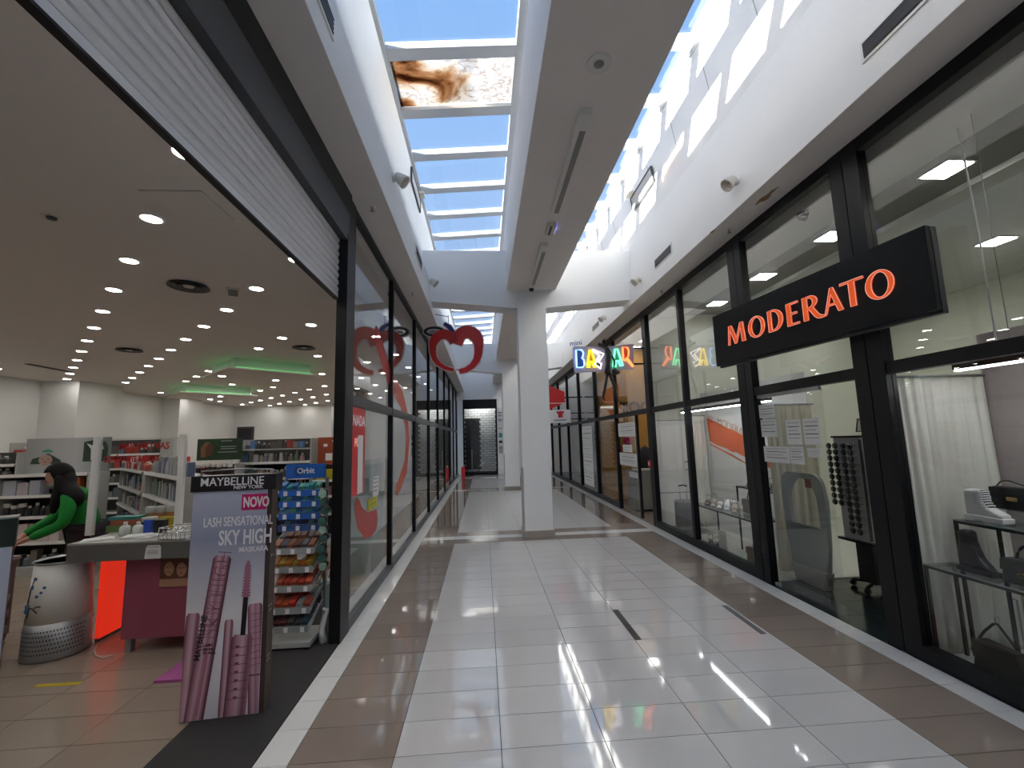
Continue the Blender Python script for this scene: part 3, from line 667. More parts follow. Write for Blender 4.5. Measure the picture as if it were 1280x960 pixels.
def flap(label, x, y, z, side, tilt):
    t = thing('smoke_flap', label, 'vent window', (x, y, z)); t.rotation_euler = (0, tilt, 0)
    for b_ in ((-0.015, 0.015, -0.5, 0.5, -0.13, -0.11), (-0.015, 0.015, -0.5, 0.5, 0.11, 0.13), (-0.015, 0.015, -0.5, -0.48, -0.11, 0.11), (-0.015, 0.015, 0.48, 0.5, -0.11, 0.11)):
        MB().box(*b_).build('frame', 'dark_grey', t)
    MB().box(-0.004, 0.004, -0.48, 0.48, -0.11, 0.11).build('panel', 'grey_corner', t)
    MB().box(min(0, -side * 0.10), max(0, -side * 0.10), 0.28, 0.46, 0.13, 0.17).build('actuator', 'cream_plastic', t)
flap('dark framed smoke flap high on the sunlit right wall', 3.385, 7.0, 6.02, 1, -0.162)
flap('smoke flap high on the left wall under the skylight', -0.562, 7.2, 6.08, -1, 0)

# ------------------------------------------------------------------ apple sign on the left
ap = thing('apple_sign', 'red heart-shaped apple sign with a blue stalk hanging from the left front', 'sign', (0.0, 8.85, 3.55))
def stroke(path, w):
    # outline of a stroke of varying width
    L_, R_ = [], []
    n = len(path)
    for i in range(n):
        a = Vector(path[max(0, i - 1)]); b = Vector(path[min(n - 1, i + 1)]); t_ = (b - a).normalized(); nr = Vector((-t_.y, t_.x)); ww = w[i] if isinstance(w, list) else w
        p = Vector(path[i]); L_.append(tuple(p + nr * ww)); R_.append(tuple(p - nr * ww))
    return L_ + R_[::-1]
left_lobe = arc(-0.24, 0.10, 0.23, 0.27, 20, 180, 14) + [(-0.465, -0.02), (-0.43, -0.14), (-0.36, -0.24), (-0.22, -0.33), (-0.05, -0.38)]
right_lobe = [(0.0, 0.16)] + arc(0.235, 0.115, 0.235, 0.30, 140, 0, 14) + [(0.46, -0.04), (0.42, -0.18), (0.33, -0.30), (0.20, -0.38), (0.06, -0.41)]
def lobe(path, w0, w1):
    n = len(path); ws = [w0 + (w1 - w0) * max(0, (i / (n - 1) - 0.55) / 0.45) for i in range(n)]
    o1 = link('rim', curve_mesh('rim', [stroke(path, [q + 0.018 for q in ws])], 0.028, 'white_edge'), ap, (0, 0.0, 0), UP)
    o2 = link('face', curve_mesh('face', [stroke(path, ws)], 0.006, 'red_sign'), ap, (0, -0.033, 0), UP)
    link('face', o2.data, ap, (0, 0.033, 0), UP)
lobe(left_lobe, 0.10, 0.03); lobe(right_lobe, 0.125, 0.045)
leaf = [(0.30 * math.cos(a) * 0.72, 0.105 * math.sin(a)) for a in [2 * PI * i / 24 for i in range(24)]]
lh = [(q[0] * 0.62, q[1] * 0.45) for q in leaf]
link('leaf_rim', curve_mesh('leaf_rim', [[(q[0] * 1.09, q[1] * 1.18) for q in leaf], lh], 0.026, 'white_edge'), ap, (-0.44, 0, 0.43), UP)
link('leaf', curve_mesh('leaf', [leaf, [(q[0] * 1.12, q[1] * 1.2) for q in lh]], 0.03, 'leaf_green'), ap, (-0.44, 0, 0.43), UP)
link('leaf_heart', curve_mesh('leaf_heart', [[(q[0] * 0.8, q[1] * 0.6) for q in lh]], 0.012, 'grey_plastic'), ap, (-0.44, 0, 0.43), UP)
stalk = [(-0.02, 0.30), (-0.06, 0.42), (-0.13, 0.52), (-0.24, 0.60)]
link('stalk_rim', curve_mesh('stalk_rim', [stroke(stalk, [0.05, 0.06, 0.065, 0.05])], 0.026, 'white_edge'), ap, (0, 0, 0), UP)
link('stalk', curve_mesh('stalk', [stroke(stalk, [0.03, 0.042, 0.045, 0.03])], 0.031, 'blue_sign'), ap, (0, 0, 0), UP)
MB().tube([(-0.15, 0, 0.6), (-0.15, 0, 0.78)], 0.008).tube([(-0.77, 0.0, 0.38), (-0.60, 0.0, 0.40)], 0.012).box(-0.766, -0.755, -0.05, 0.05, 0.30, 0.46).tube([(-0.15, 0, 0.75), (-0.42, 0, 0.80)], 0.008).build('bracket', 'steel_grey', ap)

# ------------------------------------------------------------------ neon sign on the right
bz = thing('neon_sign', 'projecting lilac sign board with coloured neon letters and a black dancing figure', 'sign', (2.96, 8.5, 3.29))
board = [(-0.60, -0.22), (-0.58, -0.27), (0.10, -0.24), (0.62, -0.22), (0.64, 0.30), (0.0, 0.25), (-0.58, 0.27), (-0.61, 0.24)]
link('board', curve_mesh('board', [board], 0.025, 'board_lilac'), bz, (0, 0, 0), UP)
LET = {
 'B': ('blue', 'face_blue', [(0, 0), (0, 1), (0.55, 1), (0.72, 0.85), (0.66, 0.62), (0.55, 0.55), (0.75, 0.42), (0.78, 0.15), (0.6, 0)]),
 'A': ('yellow', 'face_yellow', [(-0.05, 0), (0.28, 1), (0.45, 1), (0.85, 0.0), (0.62, 0.02), (0.50, 0.32), (0.28, 0.32), (0.18, 0.0)]),
 'Z': ('white', 'face_dark', [(0.0, 1.08), (1.15, 0.80), (0.50, 0.30), (0.85, 0.22), (0.75, -0.08), (0.12, 0.18), (0.72, 0.72), (0.1, 0.98)]),
 'G': ('green', 'face_green', [(-0.05, 0), (0.22, 1), (0.45, 1), (0.9, 0.05), (0.66, 0.05), (0.50, 0.36), (0.30, 0.36), (0.2, 0.0)]),
 'R': ('orange', 'face_orange', [(0.05, 0.35), (0.02, 1.05), (0.45, 1.05), (0.58, 0.85), (0.52, 0.58), (0.38, 0.48), (0.95, 0.0), (0.85, 0.0), (0.24, 0.45), (0.22, 0.32)]),
}
for k, x, s in (('B', -0.55, 0.235), ('A', -0.33, 0.235), ('Z', -0.21, 0.22), ('G', 0.20, 0.24), ('R', 0.40, 0.25)):
    col, fc, pts = LET[k]
    pts = [(x + q[0] * s * 0.86, -0.165 + q[1] * s * 1.5) for q in pts]
    for sgn in (-1, 1):
        lt = MB().tube([(q[0], sgn * 0.045, q[1]) for q in pts], 0.016, 6, True).build('neon_tube', 'neon_' + col, bz)
    link('letter', curve_mesh('letter', [pts], 0.032, fc), bz, (0, 0, 0), UP)
sc_ = text_mesh('mini', 0.15, 0.006, 'blue_sign', 'small_lettering')
link('small_lettering', sc_, bz, (-0.66, 0, 0.28), (PI / 2, -0.12, 0))
MB().box(0.60, 0.86, -0.015, 0.015, 0.20, 0.23).box(0.60, 0.86, -0.015, 0.015, -0.12, -0.09).build('bracket', 'black', bz)
fig = MB()
fig.tube([(0.00, -0.06, 0.30), (0.02, -0.06, 0.33), (0.03, -0.06, 0.36), (0.03, -0.06, 0.40)], [0.02, 0.05, 0.05, 0.02], 8)
fig.tube([(-0.10, -0.06, 0.30), (0.0, -0.06, 0.27), (0.10, -0.06, 0.18), (0.16, -0.06, 0.10)], [0.03, 0.05, 0.03, 0.02], 7)
fig.tube([(0.06, -0.06, 0.20), (0.10, -0.06, 0.05), (0.08, -0.06, -0.12), (0.06, -0.06, -0.30)], [0.03, 0.07, 0.05, 0.06], 8)
fig.tube([(0.12, -0.06, 0.14), (0.21, -0.06, -0.02), (0.20, -0.06, -0.18)], [0.02, 0.02, 0.015], 6)
fig.tube([(0.18, -0.06, -0.22), (0.24, -0.06, -0.28), (0.30, -0.06, -0.29)], [0.05, 0.06, 0.03], 7)
fig.tube([(0.05, -0.06, -0.30), (0.0, -0.06, -0.55), (-0.06, -0.06, -0.80), (-0.02, -0.06, -0.84)], [0.03, 0.028, 0.02, 0.012], 6)
fig.tube([(0.10, -0.06, -0.30), (0.18, -0.06, -0.55), (0.24, -0.06, -0.85), (0.30, -0.06, -0.86)], [0.035, 0.03, 0.022, 0.012], 6)
fig.build('dancing_figure', 'print_black', bz)
# signs farther on
t = thing('red_sign_box', 'red boxed sign projecting above the white emblem sign', 'sign', (3.0, 14.2, 3.02))
MB().prism([(-0.32, -0.36), (0.22, -0.14), (0.22, 0.22), (-0.32, 0.46)], -0.08, 0.08, 'y').build('box', 'red', t)
MB().box(-0.28, 0.2, -0.086, -0.08, -0.16, -0.14).build('stripe', 'print_white', t)
MB().box(0.22, 0.83, -0.02, 0.02, 0.02, 0.06).build('bracket', 'black', t)
t = thing('emblem_sign', 'white projecting sign with a red winged emblem below the red sign', 'sign', (3.0, 14.0, 2.43))
MB().box(-0.36, 0.36, -0.05, 0.05, -0.21, 0.21).build('panel', 'print_white', t)
emb = [(-0.11, 0.13), (-0.05, 0.10), (0.0, 0.13), (0.05, 0.10), (0.11, 0.13), (0.12, 0.06), (0.07, 0.02), (0.075, -0.09), (-0.075, -0.09), (-0.07, 0.02), (-0.12, 0.06)]
link('emblem', curve_mesh('emblem', [emb], 0.004, 'red'), t, (0.02, -0.055, 0.05), UP)
for k in range(7): MB().box(-0.19 + 0.058 * k, -0.15 + 0.058 * k, -0.054, -0.05, -0.14, -0.105).build('print', 'ink', t)
MB().box(0.36, 0.83, -0.015, 0.015, 0.08, 0.11).box(0.36, 0.83, -0.015, 0.015, -0.11, -0.08).build('bracket', 'black', t)

# ------------------------------------------------------------------ big black shop sign
ang = math.atan2(-2.355, 0.30)
ms = thing('shop_sign', 'large black box sign with raised orange letters over the shop entrance', 'sign', (3.40, 5.10, 2.56), ang)
MB().box(0, 2.374, 0, 0.045, 0, 0.625).build('front_panel', 'black', ms, bevel=0.004)
MB().box(0.0, 2.374, 0.052, 0.10, -0.02, 0.62).build('rear_panel', 'dark_grey', ms)
MB().box(0.02, 2.35, 0.045, 0.052, 0.02, 0.6).build('spacer', 'print_black', ms)
MB().box(0.12, 0.20, 0.10, 0.42, 0.25, 0.31).box(1.66, 1.74, 0.10, 0.22, 0.25, 0.31).build('bracket', 'black', ms)
GL = {
 'M': [[(0, 0), (0.10, 0), (0.17, 0.76), (0.40, 0), (0.50, 0), (0.78, 0.74), (0.82, 0), (1.02, 0), (0.94, 1), (0.77, 1), (0.51, 0.28), (0.26, 1), (0.09, 1)]],
 'O': [arc(0.45, 0.49, 0.45, 0.52, 0, 345, 24), arc(0.46, 0.49, 0.27, 0.45, 0, 345, 24)],
 'D': [[(0, 0), (0, 1), (0.3, 1)] + arc(0.3, 0.5, 0.5, 0.5, 80, -80, 14) + [(0.3, 0)], [(0.19, 0.07), (0.19, 0.93), (0.28, 0.93)] + arc(0.26, 0.5, 0.33, 0.43, 80, -80, 12) + [(0.28, 0.07)]],
 'E': [[(0, 0), (0.52, 0), (0.52, 0.08), (0.19, 0.08), (0.19, 0.47), (0.45, 0.47), (0.45, 0.55), (0.19, 0.55), (0.19, 0.92), (0.52, 0.92), (0.52, 1), (0, 1)]],
 'R': [[(0, 0), (0.19, 0), (0.19, 0.44), (0.25, 0.44), (0.42, 0.12), (0.52, -0.01), (0.64, -0.06), (0.88, -0.04), (0.88, 0.02), (0.72, 0.05), (0.60, 0.16), (0.42, 0.48)] + arc(0.30, 0.74, 0.30, 0.26, -50, 85, 12) + [(0, 1)], [(0.19, 0.52), (0.19, 0.92), (0.26, 0.92)] + arc(0.25, 0.72, 0.17, 0.20, 80, -80, 10)],
 'A': [[(0, 0), (0.085, 0), (0.19, 0.29), (0.51, 0.29), (0.61, 0), (0.82, 0), (0.46, 1), (0.33, 1)], [(0.215, 0.37), (0.48, 0.37), (0.355, 0.74)]],
 'T': [[(0, 1), (0.76, 1), (0.76, 0.92), (0.475, 0.92), (0.475, 0), (0.285, 0), (0.285, 0.92), (0, 0.92)]],
}
H = 0.222
for ch, s0, s1, hz in (('M', 0.262, 0.545, 0), ('O', 0.60, 0.835, 0), ('D', 0.885, 1.075, 0), ('E', 1.125, 1.265, 0), ('R', 1.315, 1.545, 0), ('A', 1.535, 1.712, 0), ('T', 1.70, 1.905, 0), ('O', 1.915, 2.135, -0.005)):
    sp = GL[ch]; wmax = max(q[0] for q in sp[0])
    sp = [[(q[0] / wmax * (s1 - s0), q[1] * H) for q in c] for c in sp]
    c0 = Vector(((s1 - s0) / 2, H / 2))
    lt = link('letter', curve_mesh('letter', sp, 0.006, 'orange'), ms, (s0, -0.0065, 0.205 + hz), UP)
    rim = MB()
    for c in sp: rim.tube([(q[0], -0.0065, q[1]) for q in c], 0.0026, 5, True)
    o = rim.build('rim', 'orange_rim', lt); o.rotation_euler = (-PI / 2, 0, 0); o.location = (0, 0, 0.0)
S('wall_bulkhead', MB().box(-1.04, -0.99, 4.2, 22.3, 3.60, 4.22), 'store_ceiling')

# ------------------------------------------------------------------ mascara standee
sd = thing('advertising_standee', 'tall cardboard advertising standee with pink mascara tubes on the entrance mat', 'standee', (-1.445, 3.165, 0.0068), 0.10)
MB().box(0, 0.50, 0, 0.11, 0.0, 1.44).build('board', 'standee_side', sd)
MB().box(0.002, 0.47, -0.003, 0.0, 0.002, 1.44).build('poster', 'poster_sky', sd)
MB().box(-0.012, 0.525, -0.012, 0.122, 1.44, 1.545).build('header', 'print_black', sd)
MB().tube([(0.0, 0.09, 1.545), (0.03, 0.03, 1.575), (0.25, 0.03, 1.585), (0.48, 0.03, 1.575), (0.52, 0.09, 1.545)], 0.006).build('wire', 'steel_grey', sd)
def pr(name, me, x, z, d=-0.0045, r=0.0): return link(name, me, sd, (x, d, z), (PI / 2, r, 0))
link('lettering', text_mesh('MAYBELLINE', 0.078, 0.001, 'print_white', bold=0.0006, sx=0.92), sd, (0.045, -0.014, 1.478), UP)
link('lettering', text_mesh('NEW YORK', 0.034, 0.001, 'print_white', bold=0.0006, sx=1.05), sd, (0.255, -0.014, 1.450), UP)
MB().box(0.308, 0.468, -0.005, -0.003, 1.305, 1.412).build('magenta_label', 'print_magenta', sd)
pr('lettering', text_mesh('NOVO', 0.095, 0.001, 'print_white', bold=0.003, sx=0.58), 0.318, 1.326, -0.0062)
pr('lettering', text_mesh('LASH SENSATIONAL', 0.088, 0.001, 'print_white', bold=0.0008, sx=0.545), 0.075, 1.205)
pr('lettering', text_mesh('SKY HIGH', 0.135, 0.001, 'print_white', bold=0.003, sx=0.56), 0.175, 1.082)
pr('lettering', text_mesh('MASKARA', 0.048, 0.001, 'print_white', bold=0.0012, sx=0.85), 0.305, 1.028)
def ptube(x, z0, w, h, r, d, m='tube_print', top=True):
    pts = [(-w / 2, 0), (w / 2, 0), (w / 2 * 0.97, h - 0.02), (w * 0.36, h), (-w * 0.36, h), (-w / 2 * 0.97, h - 0.02)]
    return pr('mascara_print', MB().prism(pts, 0, 0.0006, 'z').mesh('mascara_print', m), x, z0, d, r)
def clip_tube(x0, z0, w, h, r, d, m):
    # a printed tube whose foot is cut by the edges of the poster
    c, s = math.cos(r), math.sin(r); poly = [(-w / 2, -0.3), (w / 2, -0.3), (w / 2 * 0.97, h - 0.02), (w * 0.36, h), (-w * 0.36, h), (-w / 2 * 0.97, h - 0.02)]
    P = [(x0 + q[0] * c + q[1] * s, z0 - q[0] * s + q[1] * c) for q in poly]
    for ax, lim, sg in ((1, 0.004, 1), (0, 0.003, 1), (0, 0.468, -1)):
        o = []
        for i in range(len(P)):
            a, b = P[i], P[(i + 1) % len(P)]; ia, ib = sg * (a[ax] - lim) >= 0, sg * (b[ax] - lim) >= 0
            if ia: o.append(a)
            if ia != ib:
                t_ = (lim - a[ax]) / (b[ax] - a[ax]); o.append((a[0] + t_ * (b[0] - a[0]), a[1] + t_ * (b[1] - a[1])))
        P = o
    loc = [((q[0] - x0) * c - (q[1] - z0) * s, (q[0] - x0) * s + (q[1] - z0) * c) for q in P]
    return pr('mascara_print', MB().prism(loc, 0, 0.0006, 'z').mesh('mascara_print', m), x0, z0, d, r)
clip_tube(0.02, 0.0, 0.085, 0.66, 0.045, -0.0042, 'tube_print_dark')
clip_tube(0.255, 0.0, 0.055, 0.60, 0.02, -0.0042, 'tube_print_dark')
clip_tube(0.455, 0.0, 0.095, 0.69, -0.045, -0.0046, 'tube_print')
clip_tube(0.085, 0.0, 0.115, 1.02, 0.12, -0.0052, 'tube_print')
clip_tube(0.325, 0.0, 0.135, 0.50, 0.06, -0.0058, 'tube_print_dark')
pr('wand_print', MB().prism([(-0.015, 0), (0.015, 0), (0.015, 0.24), (-0.015, 0.24)], 0, 0.0006, 'z').mesh('wand_print', 'print_black'), 0.355, 0.495, -0.0064, 0.03)
brush = [(-0.010, 0.0)]
for k in range(11): brush += [(-0.032 + 0.0012 * k, 0.010 + 0.019 * k), (-0.014, 0.018 + 0.019 * k)]
brush += [(-0.006, 0.235), (0.006, 0.235)]
for k in range(10, -1, -1): brush += [(0.014, 0.018 + 0.019 * k), (0.032 - 0.0012 * k, 0.010 + 0.019 * k)]
brush += [(0.010, 0.0)]
M['brush_pink'] = mat('pink_print', (0.42, 0.16, 0.25), 0.4)
pr('brush_print', curve_mesh('brush_print', [brush], 0.0003, 'brush_pink'), 0.362, 0.735, -0.0066, 0.03)
M['engrave'] = mat('dark_pink_print', (0.20, 0.07, 0.11), 0.4)
link('lettering', text_mesh('SKY HIGH', 0.13, 0.0004, 'engrave', bold=-0.004, sx=0.95), sd, (0.200, -0.0068, 0.50), (PI / 2, -PI / 2 + 0.12, 0))
link('lettering', text_mesh('MAYBELLINE', 0.050, 0.0004, 'print_black', bold=0.001, sx=1.0), sd, (0.100, -0.0068, 0.36), (PI / 2, -PI / 2 + 0.12, 0))
for tx, tz, sz, rr_ in (('LASH', 0.445, 0.024, 0.165), ('SENSA', 0.42, 0.022, 0.165), ('TIONAL', 0.397, 0.022, 0.165)):
    link('lettering', text_mesh(tx, sz, 0.0004, 'print_black', bold=0.001), sd, (0.118, -0.0068, tz), (PI / 2, -0.0, 0))
for k in range(7):
    link('print', MB().prism([(-0.06, 0), (0.055, 0.012), (0.055, 0.016), (-0.06, 0.004)], 0, 0.0005, 'z').mesh('print', 'engrave'), sd, (0.338, -0.0068, 0.10 + 0.052 * k), (PI / 2, 0.06, 0))
    link('print', MB().prism([(-0.012, 0), (0.012, 0.002), (0.012, 0.018), (-0.012, 0.016)], 0, 0.0005, 'z').mesh('print', 'engrave'), sd, (0.325, -0.0070, 0.105 + 0.052 * k), (PI / 2, 0.06, 0))
for k in range(9):
    link('print', MB().prism([(-0.035, 0), (0.035, 0.006), (0.035, 0.009), (-0.035, 0.003)], 0, 0.0005, 'z').mesh('print', 'engrave'), sd, (0.438, -0.0068, 0.30 + 0.040 * k), (PI / 2, -0.045, 0))
for k in range(14):
    link('print', MB().prism([(-0.05, 0), (0.05, 0.010 * math.sin(k * 2.1)), (0.05, 0.003 + 0.010 * math.sin(k * 2.1)), (-0.05, 0.003)], 0, 0.0005, 'z').mesh('print', 'engrave'), sd, (0.146 + 0.0043 * k, -0.0066, 0.50 + 0.036 * k), (PI / 2, 0.12, 0))
link('lettering', text_mesh('MASKARA', 0.016, 0.0004, 'print_black', bold=0.0005), sd, (0.405, -0.0070, 0.235), UP)
pr('print', MB().prism([(-0.006, -0.20), (0.006, -0.20), (0.006, 0.20), (-0.006, 0.20)], 0, 0.0005, 'z').mesh('print', 'brush_pink'), 0.125, 0.23, -0.0068, 0.12)
for z in (0.30, 0.33, 0.62, 0.65, 0.98):
    MB().box(0.5002, 0.5010, 0.03, 0.038, z, z + 0.012).box(0.5002, 0.5010, 0.06, 0.068, z, z + 0.012).build('print', 'cream_plastic', sd)

# second standee cut by the left border
s2 = thing('poster_stand', 'pale blue advertising stand with a dark green header at the store entrance', 'standee', (-3.15, 3.06, 0.0), 0.72)
MB().box(0, 0.50, 0, 0.12, 0.0, 1.10).build('board', 'standee_side', s2)
MB().box(0.0, 0.50, -0.003, 0.0, 0.002, 1.10).build('poster', 'poster_blue', s2)
M['header_green'] = mat('blackish_green_header', (0.010, 0.022, 0.018), 0.4)
MB().box(-0.01, 0.51, -0.01, 0.13, 1.10, 1.29).build('header', 'header_green', s2)
MB().box(-0.01, 0.515, -0.012, 0.132, 1.29, 1.302).build('rim', 'steel_grey', s2)

# ------------------------------------------------------------------ checkout counter
ck = thing('checkout_counter', 'grey-topped checkout counter with dusty pink and bright red panels', 'counter', (-3.05, 4.12, 0))
MB().box(0, 1.25, 0, 0.06, 0.80, 0.94).box(0, 1.25, 0.06, 0.86, 0.80, 0.90).build('apron', 'counter_grey', ck)
MB().box(0, 1.25, 0.0, 0.86, 0.94, 0.955).build('top', 'counter_top', ck)
MB().box(0.06, 1.22, 0.061, 0.80, 0.905, 0.94).build('core', 'counter_grey', ck)
MB().box(0.40, 1.20, 0.12, 0.80, 0.11, 0.80).build('pink_panel', 'pink_panel', ck, bevel=0.006)
for x, y in ((0.46, 0.16), (1.14, 0.16), (0.46, 0.76), (1.14, 0.76)): MB().box(x - 0.025, x + 0.025, y - 0.025, y + 0.025, 0.0, 0.11).build('leg', 'steel_grey', ck)
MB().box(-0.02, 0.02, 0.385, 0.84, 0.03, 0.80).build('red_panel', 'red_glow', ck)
MB().box(-0.02, 0.02, 0.385, 0.84, 0.0, 0.03).box(-0.021, 0.021, 0.84, 0.87, 0.0, 0.80).build('frame', 'counter_grey', ck)
plq = [(-0.11, 0), (-0.095, 0.095), (-0.08, 0.12), (0.08, 0.12), (0.10, 0.095), (0.11, 0), (0.10, -0.01), (-0.10, -0.01)]
o = link('plaque', curve_mesh('plaque', [plq], 0.003, 'paper'), ck, (0.71, -0.004, 0.815), UP); o.scale = (0.62, 0.85, 1)
for z in (0.905, 0.875, 0.862, 0.85): MB().box(0.665, 0.755, -0.0085, -0.0075, z - 0.0035, z).build('print', 'ink', ck)
# acrylic screen
asn = thing('acrylic_screen', 'clear acrylic screen between two white posts on the checkout counter', 'screen', (-3.0, 4.50, 0.955))
for x in (-0.17, 0.62): MB().box(x - 0.028, x + 0.028, -0.02, 0.02, 0.0, 0.92).build('post', 'white_plastic', asn)
MB().box(-0.14, 0.59, -0.004, 0.004, 0.02, 0.90).build('pane', 'plexi', asn)
M['red_print'] = mat('red_print', (0.42, 0.012, 0.015), 0.5)
link('lettering', text_mesh('MOLIMO VAS', 0.092, 0.001, 'red_print', bold=0.002, sx=0.85), asn, (0.03, -0.007, 0.79), UP)
link('lettering', text_mesh('ODRŽAVAJTE RAZMAK', 0.080, 0.001, 'red_print', bold=0.002, sx=0.62), asn, (-0.10, -0.007, 0.675), UP)
bpy.data.objects['acrylic_screen'].location.x = -3.02
# leaflets etc. on the counter
CT = 0.956
t = thing('wire_basket', 'small wire leaflet basket hanging at the counter end', 'basket', (-2.20, 4.20, CT))
wb = MB()
for z in (0.01, 0.06, 0.10): wb.tube([(-0.10, -0.09, z), (0.12, -0.09, z), (0.12, 0.09, z), (-0.10, 0.09, z)], 0.004, 5, True)
for k in range(7): wb.tube([(-0.10 + 0.036 * k, -0.09, 0.0), (-0.10 + 0.036 * k, -0.09, 0.10)], 0.003, 5)
wb.build('frame', 'chrome', t); MB().box(-0.09, 0.11, -0.08, 0.08, 0.0, 0.008).build('tray', 'grey_plastic', t)
fp = thing('portrait_poster', 'small poster of two faces fixed to the pink counter panel', 'poster', (-2.22, 4.236, 0.535))
M['print_brown'] = mat('brown_print', (0.16, 0.06, 0.03), 0.5); M['print_peach'] = mat('peach_print', (0.45, 0.24, 0.16), 0.5)
MB().box(-0.13, 0.13, -0.004, 0, 0, 0.25).build('sheet', 'print_brown', fp)
for x, z in ((-0.055, 0.15), (0.05, 0.14)):
    link('print', curve_mesh('print', [arc(0, 0, 0.042, 0.06, 0, 345, 16)], 0.0005, 'print_peach'), fp, (x, -0.0045, z), UP)
    MB().box(x - 0.025, x - 0.008, -0.0056, -0.005, z + 0.012, z + 0.018).box(x + 0.008, x + 0.025, -0.0056, -0.005, z + 0.012, z + 0.018).box(x - 0.012, x + 0.012, -0.0056, -0.005, z - 0.032, z - 0.026).build('print', 'print_brown', fp)
MB().box(-0.13, 0.13, -0.0046, -0.004, 0.0, 0.065).build('print', 'print_peach', fp)
ps = thing('paper_stack', 'untidy white papers lying on the counter near the second post', 'papers', (-2.58, 4.30, CT))
for k, (x, y, r) in enumerate(((0, 0, 0.1), (0.02, 0.03, -0.15), (-0.02, 0.02, 0.35))):
    MB().box(-0.12, 0.12, -0.085, 0.085, 0.006 * k, 0.006 * k + 0.005).build('sheet', 'paper', ps, (x, y, 0), (0, 0, r))
tag(MB().box(-0.11, 0.11, -0.075, 0.075, 0, 0.006).build('leaflet', 'paper', None, (-2.93, 4.28, CT), (0, 0, 0.5)), 'single white leaflet near the left counter corner', 'leaflet')

ORDN = ['first', 'second', 'third', 'fourth', 'fifth', 'sixth', 'seventh', 'eighth', 'ninth', 'tenth', 'eleventh', 'twelfth', 'thirteenth', 'fourteenth', 'fifteenth', 'sixteenth', 'seventeenth', 'eighteenth', 'nineteenth', 'twentieth'] + ['twenty-' + q for q in ('first', 'second', 'third', 'fourth', 'fifth', 'sixth', 'seventh', 'eighth', 'ninth')]
def cname(c):
    r, g_, b_ = c; mx, mn = max(c), min(c)
    tone = 'dark ' if mx < 0.14 else ('pale ' if mx > 0.36 else '')
    if mx - mn < 0.3 * mx: return {'dark ': 'black', 'pale ': 'whitish', '': 'grey'}[tone]
    if r == mx: return tone + ('brown' if g_ > 0.35 * r and g_ < 0.62 * r and mx < 0.3 else 'yellow' if g_ > 0.7 * r else 'orange' if g_ > 0.24 * r else 'red')
    return tone + ('green' if g_ == mx else 'blue')
def item(kind, label, cat, loc, color, s=1.0, rz=0.0, group=None):
    o = dup(PROTO[kind], loc, rz, label, group or kind, color); o['category'] = cat
    if not group and 'group' in o: del o['group']
    if s != 1.0: o.scale = (s, s, s) if not isinstance(s, tuple) else s
    return o
def proto(name, mbs):
    t = thing(name, 'tmp', 'tmp', (0, 0, 0)); USED[name] = False
    for pn, mb, m in mbs: mb.build(pn, m, t)
    return t
USED = {}; PROTO = {}
def protomesh(name, mb, m='product'):
    o = mb.build(name, m); tag(o, 'tmp', 'tmp'); return o
PROTO['carton'] = protomesh('carton', MB().box(-0.5, 0.5, -0.5, 0.5, 0, 1))
PROTO['bottle'] = proto('bottle', [('body', MB().lathe([(0.42, 0), (0.5, 0.04), (0.5, 0.58), (0.40, 0.70), (0.18, 0.78)], 10), 'product'), ('cap', MB().lathe([(0.20, 0.78), (0.20, 1.0), (0.0, 1.0)], 8), 'product_cap')])
PROTO['jar'] = proto('jar', [('body', MB().lathe([(0.46, 0), (0.5, 0.05), (0.5, 0.62), (0.44, 0.70)], 10), 'product'), ('lid', MB().lathe([(0.5, 0.70), (0.5, 0.97), (0.46, 1.0), (0.0, 1.0)], 10), 'product_cap')])
PROTO['pouch'] = protomesh('pouch', MB().prism([(-0.46, 0), (-0.5, 0.08), (-0.42, 0.5), (-0.5, 0.92), (-0.46, 1), (0.46, 1), (0.5, 0.92), (0.42, 0.5), (0.5, 0.08), (0.46, 0)], -0.5, 0.5, 'y'))
item('jar', 'squat black tub standing on the counter left of the jars', 'tub', (-2.745, 4.62, CT), (0.01, 0.01, 0.012), (0.13, 0.13, 0.13))
for k, (lb, x, y, c) in enumerate((('orange-lidded jar, first of three behind the black tub', -2.86, 4.78, (0.40, 0.16, 0.05)), ('orange-lidded jar, middle of three behind the black tub', -2.77, 4.80, (0.42, 0.18, 0.06)), ('orange-lidded jar, last of three behind the black tub', -2.68, 4.82, (0.45, 0.17, 0.05)))):
    item('jar', lb, 'jar', (x, y, CT), c, (0.085, 0.085, 0.21), group='orange jars on the checkout counter')
for k, (lb, x) in enumerate((('yellow cup beside the black tub on the counter', -2.645), ('yellow cup between two like it on the counter', -2.585), ('yellow cup last in the row on the counter', -2.525))):
    item('carton', lb, 'cup', (x, 4.66, CT), (0.55, 0.47, 0.02), (0.055, 0.055, 0.12), group='yellow cups on the counter')
item('bottle', 'stout white bottle on the counter beside the flat boxes', 'bottle', (-2.80, 4.40, CT), (0.62, 0.64, 0.60), (0.085, 0.085, 0.125))
item('bottle', 'stout white bottle right of the other white one on the counter', 'bottle', (-2.70, 4.42, CT), (0.60, 0.62, 0.58), (0.085, 0.085, 0.12))
item('carton', 'small deep blue box standing on the counter beside the white bottles', 'box', (-2.62, 4.44, CT), (0.02, 0.07, 0.40), (0.07, 0.04, 0.13))
item('carton', 'flat green box lying on the counter under the orange one', 'box', (-2.98, 4.66, CT), (0.16, 0.32, 0.10), (0.30, 0.12, 0.06))
item('carton', 'flat orange-red box lying on the green one on the counter', 'box', (-2.97, 4.67, CT + 0.06), (0.50, 0.13, 0.08), (0.27, 0.11, 0.05))
item('carton', 'flat teal box topmost of the pile on the counter', 'box', (-2.99, 4.67, CT + 0.11), (0.05, 0.28, 0.26), (0.28, 0.11, 0.03))
